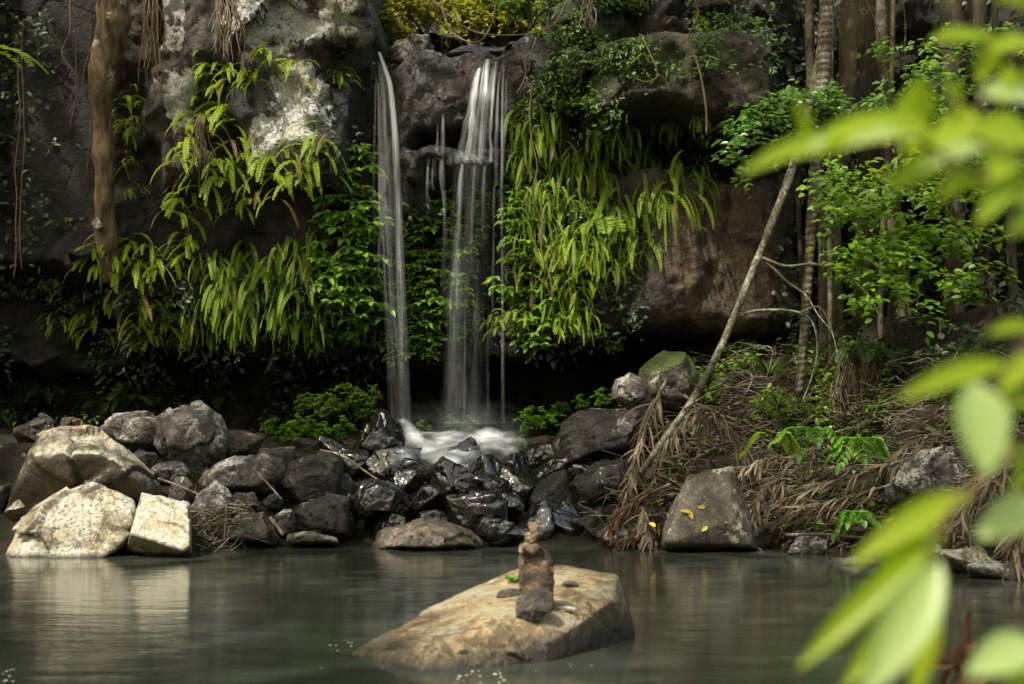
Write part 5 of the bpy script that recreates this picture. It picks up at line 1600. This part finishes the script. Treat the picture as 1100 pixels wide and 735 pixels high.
near_branch('blurred small leaves in the upper frame corner',
            [[(1240, 120, .1), (1130, 80, .05), (1085, 60, 0), (1050, 42, 0)]], [
    (1058, 42, 1000, 40, 26, 0, 0, .2), (1078, 62, 1046, 30, 20, 0, 0, .1), (1072, 44, 1052, 84, 28, .02, 0, -.1), (1110, 45, 1066, 52, 28, 0, 0, .2),
    (1110, 95, 1075, 80, 22, .02, 0, 0), (1115, 10, 1070, -2, 16, .04, 0, 0), (1112, 70, 1088, 105, 18, .03, 0, 0)], 2.1)
near_branch('large blurred pale leaves low before the water',
            [[(1260, 430, .1), (1130, 460, .05), (1070, 500, 0), (1020, 550, 0), (985, 615, 0)], [(1070, 500, 0), (1060, 440, 0), (1085, 390, .05), (1130, 340, .1)], [(1130, 460, .05), (1150, 600, .05), (1110, 690, .05)]], [
    (1110, 352, 1062, 356, 20, .05, 0, .2), (1082, 392, 966, 424, 30, .02, 0, .2), (1046, 410, 1062, 508, 56, -.05, 1, -.1), (1110, 380, 1075, 420, 26, .03, 0, 0),
    (1120, 540, 1052, 575, 46, 0, 1, .2), (1000, 592, 856, 716, 32, 0, 0, .2), (1010, 604, 930, 745, 54, -.05, 1, .1), (1015, 570, 960, 625, 26, .04, 0, .3), (985, 640, 905, 740, 30, .06, 0, .1), (1045, 530, 912, 604, 36, .04, 0, .3),
    (1000, 560, 935, 650, 38, .05, 0, .1), (990, 615, 985, 750, 40, .02, 0, -.1), (1112, 690, 1040, 722, 46, 0, 1, .2), (1120, 430, 1066, 436, 24, .03, 0, .2),
    (1110, 500, 1060, 480, 28, .05, 0, .1), (1115, 720, 1085, 760, 50, .03, 0, 0), (1110, 480, 1088, 530, 22, .06, 0, 0)], 1.65)
# rusty dead leaves low at the frame edge, near the water
g_ = Geo(); r_ = np.random.default_rng(8)
b_ = at(1040, 715, 5.6)
for _ in range(26):
    d = norm(r_.normal(0, 1, 3) * [1, .5, 1] + [0, -.2, .2])
    leaves(g_, [at(r_.uniform(1010, 1070), r_.uniform(700, 760), 5.6) + r_.normal(0, .03, 3)], [d], [r_.normal(0, 1, 3)], [.16], [.02], LEAF)
tag(link('dead_leaf_clump', g_.mesh('dead_leaf_clump', origin=b_), M['rust_leaf'], None, [float(v) for v in b_]), 'clump of rusty dead leaves at the water near the lens', 'dead leaves')

# ------------------------------------------------------------------ unseen canopy, added and holed to shape the sun patches
LIT = [  # px, py, rx, ry, strength : gaps left in the added canopy for sun patches
    (90, 520, 150, 95, 1.0), (180, 565, 55, 50, 1.0), (205, 455, 60, 40, .75), (255, 60, 110, 95, .97), (310, 120, 60, 60, .97), (115, 10, 26, 70, .95), (105, 240, 16, 14, 1.0),
    (250, 210, 150, 110, 1.0), (240, 320, 170, 80, 1.0), (420, 300, 130, 130, 1.0), (490, 110, 90, 80, .85), (480, 10, 120, 40, .95),
    (520, 660, 175, 75, 1.0), (575, 610, 50, 60, 1.0), (640, 210, 120, 150, 1.0), (760, 70, 90, 70, .5), (780, 270, 90, 90, .8),
    (940, 240, 130, 120, 1.0), (870, 500, 230, 90, .68), (760, 545, 60, 50, .6), (730, 450, 90, 70, .7), (650, 465, 60, 50, .6),
    (470, 530, 120, 65, .75), (640, 470, 60, 50, .8), (330, 480, 110, 70, .55), (300, 540, 90, 50, .3), (560, 450, 90, 25, .5), (580, 310, 90, 90, 1.0), (930, 60, 120, 60, .3), (30, 420, 60, 60, .5), (885, 340, 50, 90, .8), (985, 100, 90, 60, .7)]


def lit(px, py):
    out = np.zeros(len(px))
    for cx, cy_, rx, ry, s in LIT:
        d = np.sqrt(((px - cx) / rx) ** 2 + ((py - cy_) / ry) ** 2)
        out = np.maximum(out, s * (1 - sstep(.75, 1.15, d)))
    return out


N_ = 14000
sd = np.array(SUN)
CZ = 22.0
sh = (CZ - 3) / sd[2]
cp = np.stack([rng.uniform(-11, 10, N_) + sd[0] * sh, rng.uniform(3.5, 20.0, N_) + sd[1] * sh, rng.uniform(CZ - 1.5, CZ + 1.5, N_)], -1)
tg = (cp[:, 2] - .45) / sd[2]                       # to the ground
tc_ = (cp[:, 1] - 17.6) / sd[1]                     # to the cliff
tt = np.where(tc_ > 0, np.minimum(tg, tc_), tg)
fl = cp - sd * tt[:, None]
fpx = 550 + fl[:, 0] / np.maximum(fl[:, 1], .5) * F
fpy = HZ - (fl[:, 2] - CH) / np.maximum(fl[:, 1], .5) * F
f2 = cp - sd * ((cp[:, 1] - 20.6) / sd[1])[:, None]  # to the bushes behind the lip
p2 = 550 + f2[:, 0] / 20.6 * F
q2 = HZ - (f2[:, 2] - CH) / 20.6 * F
lip = .95 * (1 - sstep(.8, 1.1, np.sqrt(((p2 - 490) / 125) ** 2 + ((q2 - 2) / 48) ** 2)))
keep = rng.random(N_) > np.maximum(lit(fpx, fpy), lip) * 1.02
cp = cp[keep]
homes = np.array([[-15, -3], [-14.0, 6.0], [-4, -3], [-4, 6.0]])
home_base = np.array([[-15, -3], [-14.0, 6.0], [-5.5, -7.0], [-9.5, 6]])
own = ((cp[:, None, :2] - homes[None]) ** 2).sum(-1).argmin(1)
for k, lab in enumerate(['unseen tall tree added beside the pool to shade the boulders', 'unseen tall tree added to cast shade by the dark wall', 'unseen tall tree added to cast shade near the leafy branches', 'unseen tall tree added to cast shade on the right bank']):
    g_ = Geo(); q_ = cp[own == k]
    r_ = np.random.default_rng(900 + k)
    leaves(g_, q_, r_.normal(0, 1, (len(q_), 3)) * [1, 1, .3], np.array([0, 0, 1.]) + r_.normal(0, .25, (len(q_), 3)), r_.uniform(.3, .5, len(q_)), .12, KITE)
    hx, hy = home_base[k]
    b_ = np.array([hx, hy, float(ground_z(np.array([hx]), np.array([hy]))[0]) - .1])
    e_ = empty('added_shade_tree', b_, lab, 'tree')
    g2 = Geo(); tube(g2, spline([b_, [hx * 1.02, hy, 8], [hx * .97, hy, 17], [hx * .9, hy, 22]], 20), np.linspace(.28, .08, 20), 12, .5, .15, k)
    for j in range(7):
        a_ = j * .9 + k
        tube(g2, spline([[hx * .95, hy, 18 + j * .2], [hx * .95 + math.cos(a_) * 2, hy + math.sin(a_) * 2, 20.5], [hx * .95 + math.cos(a_) * 4.5, hy + math.sin(a_) * 4.5, 21.8]], 10), np.linspace(.1, .02, 10), 6)
    link('trunk', g2.mesh('trunk', origin=b_), M['bark_dark'], e_)
    link('crown', g_.mesh('crown', origin=b_), M['mid'], e_)
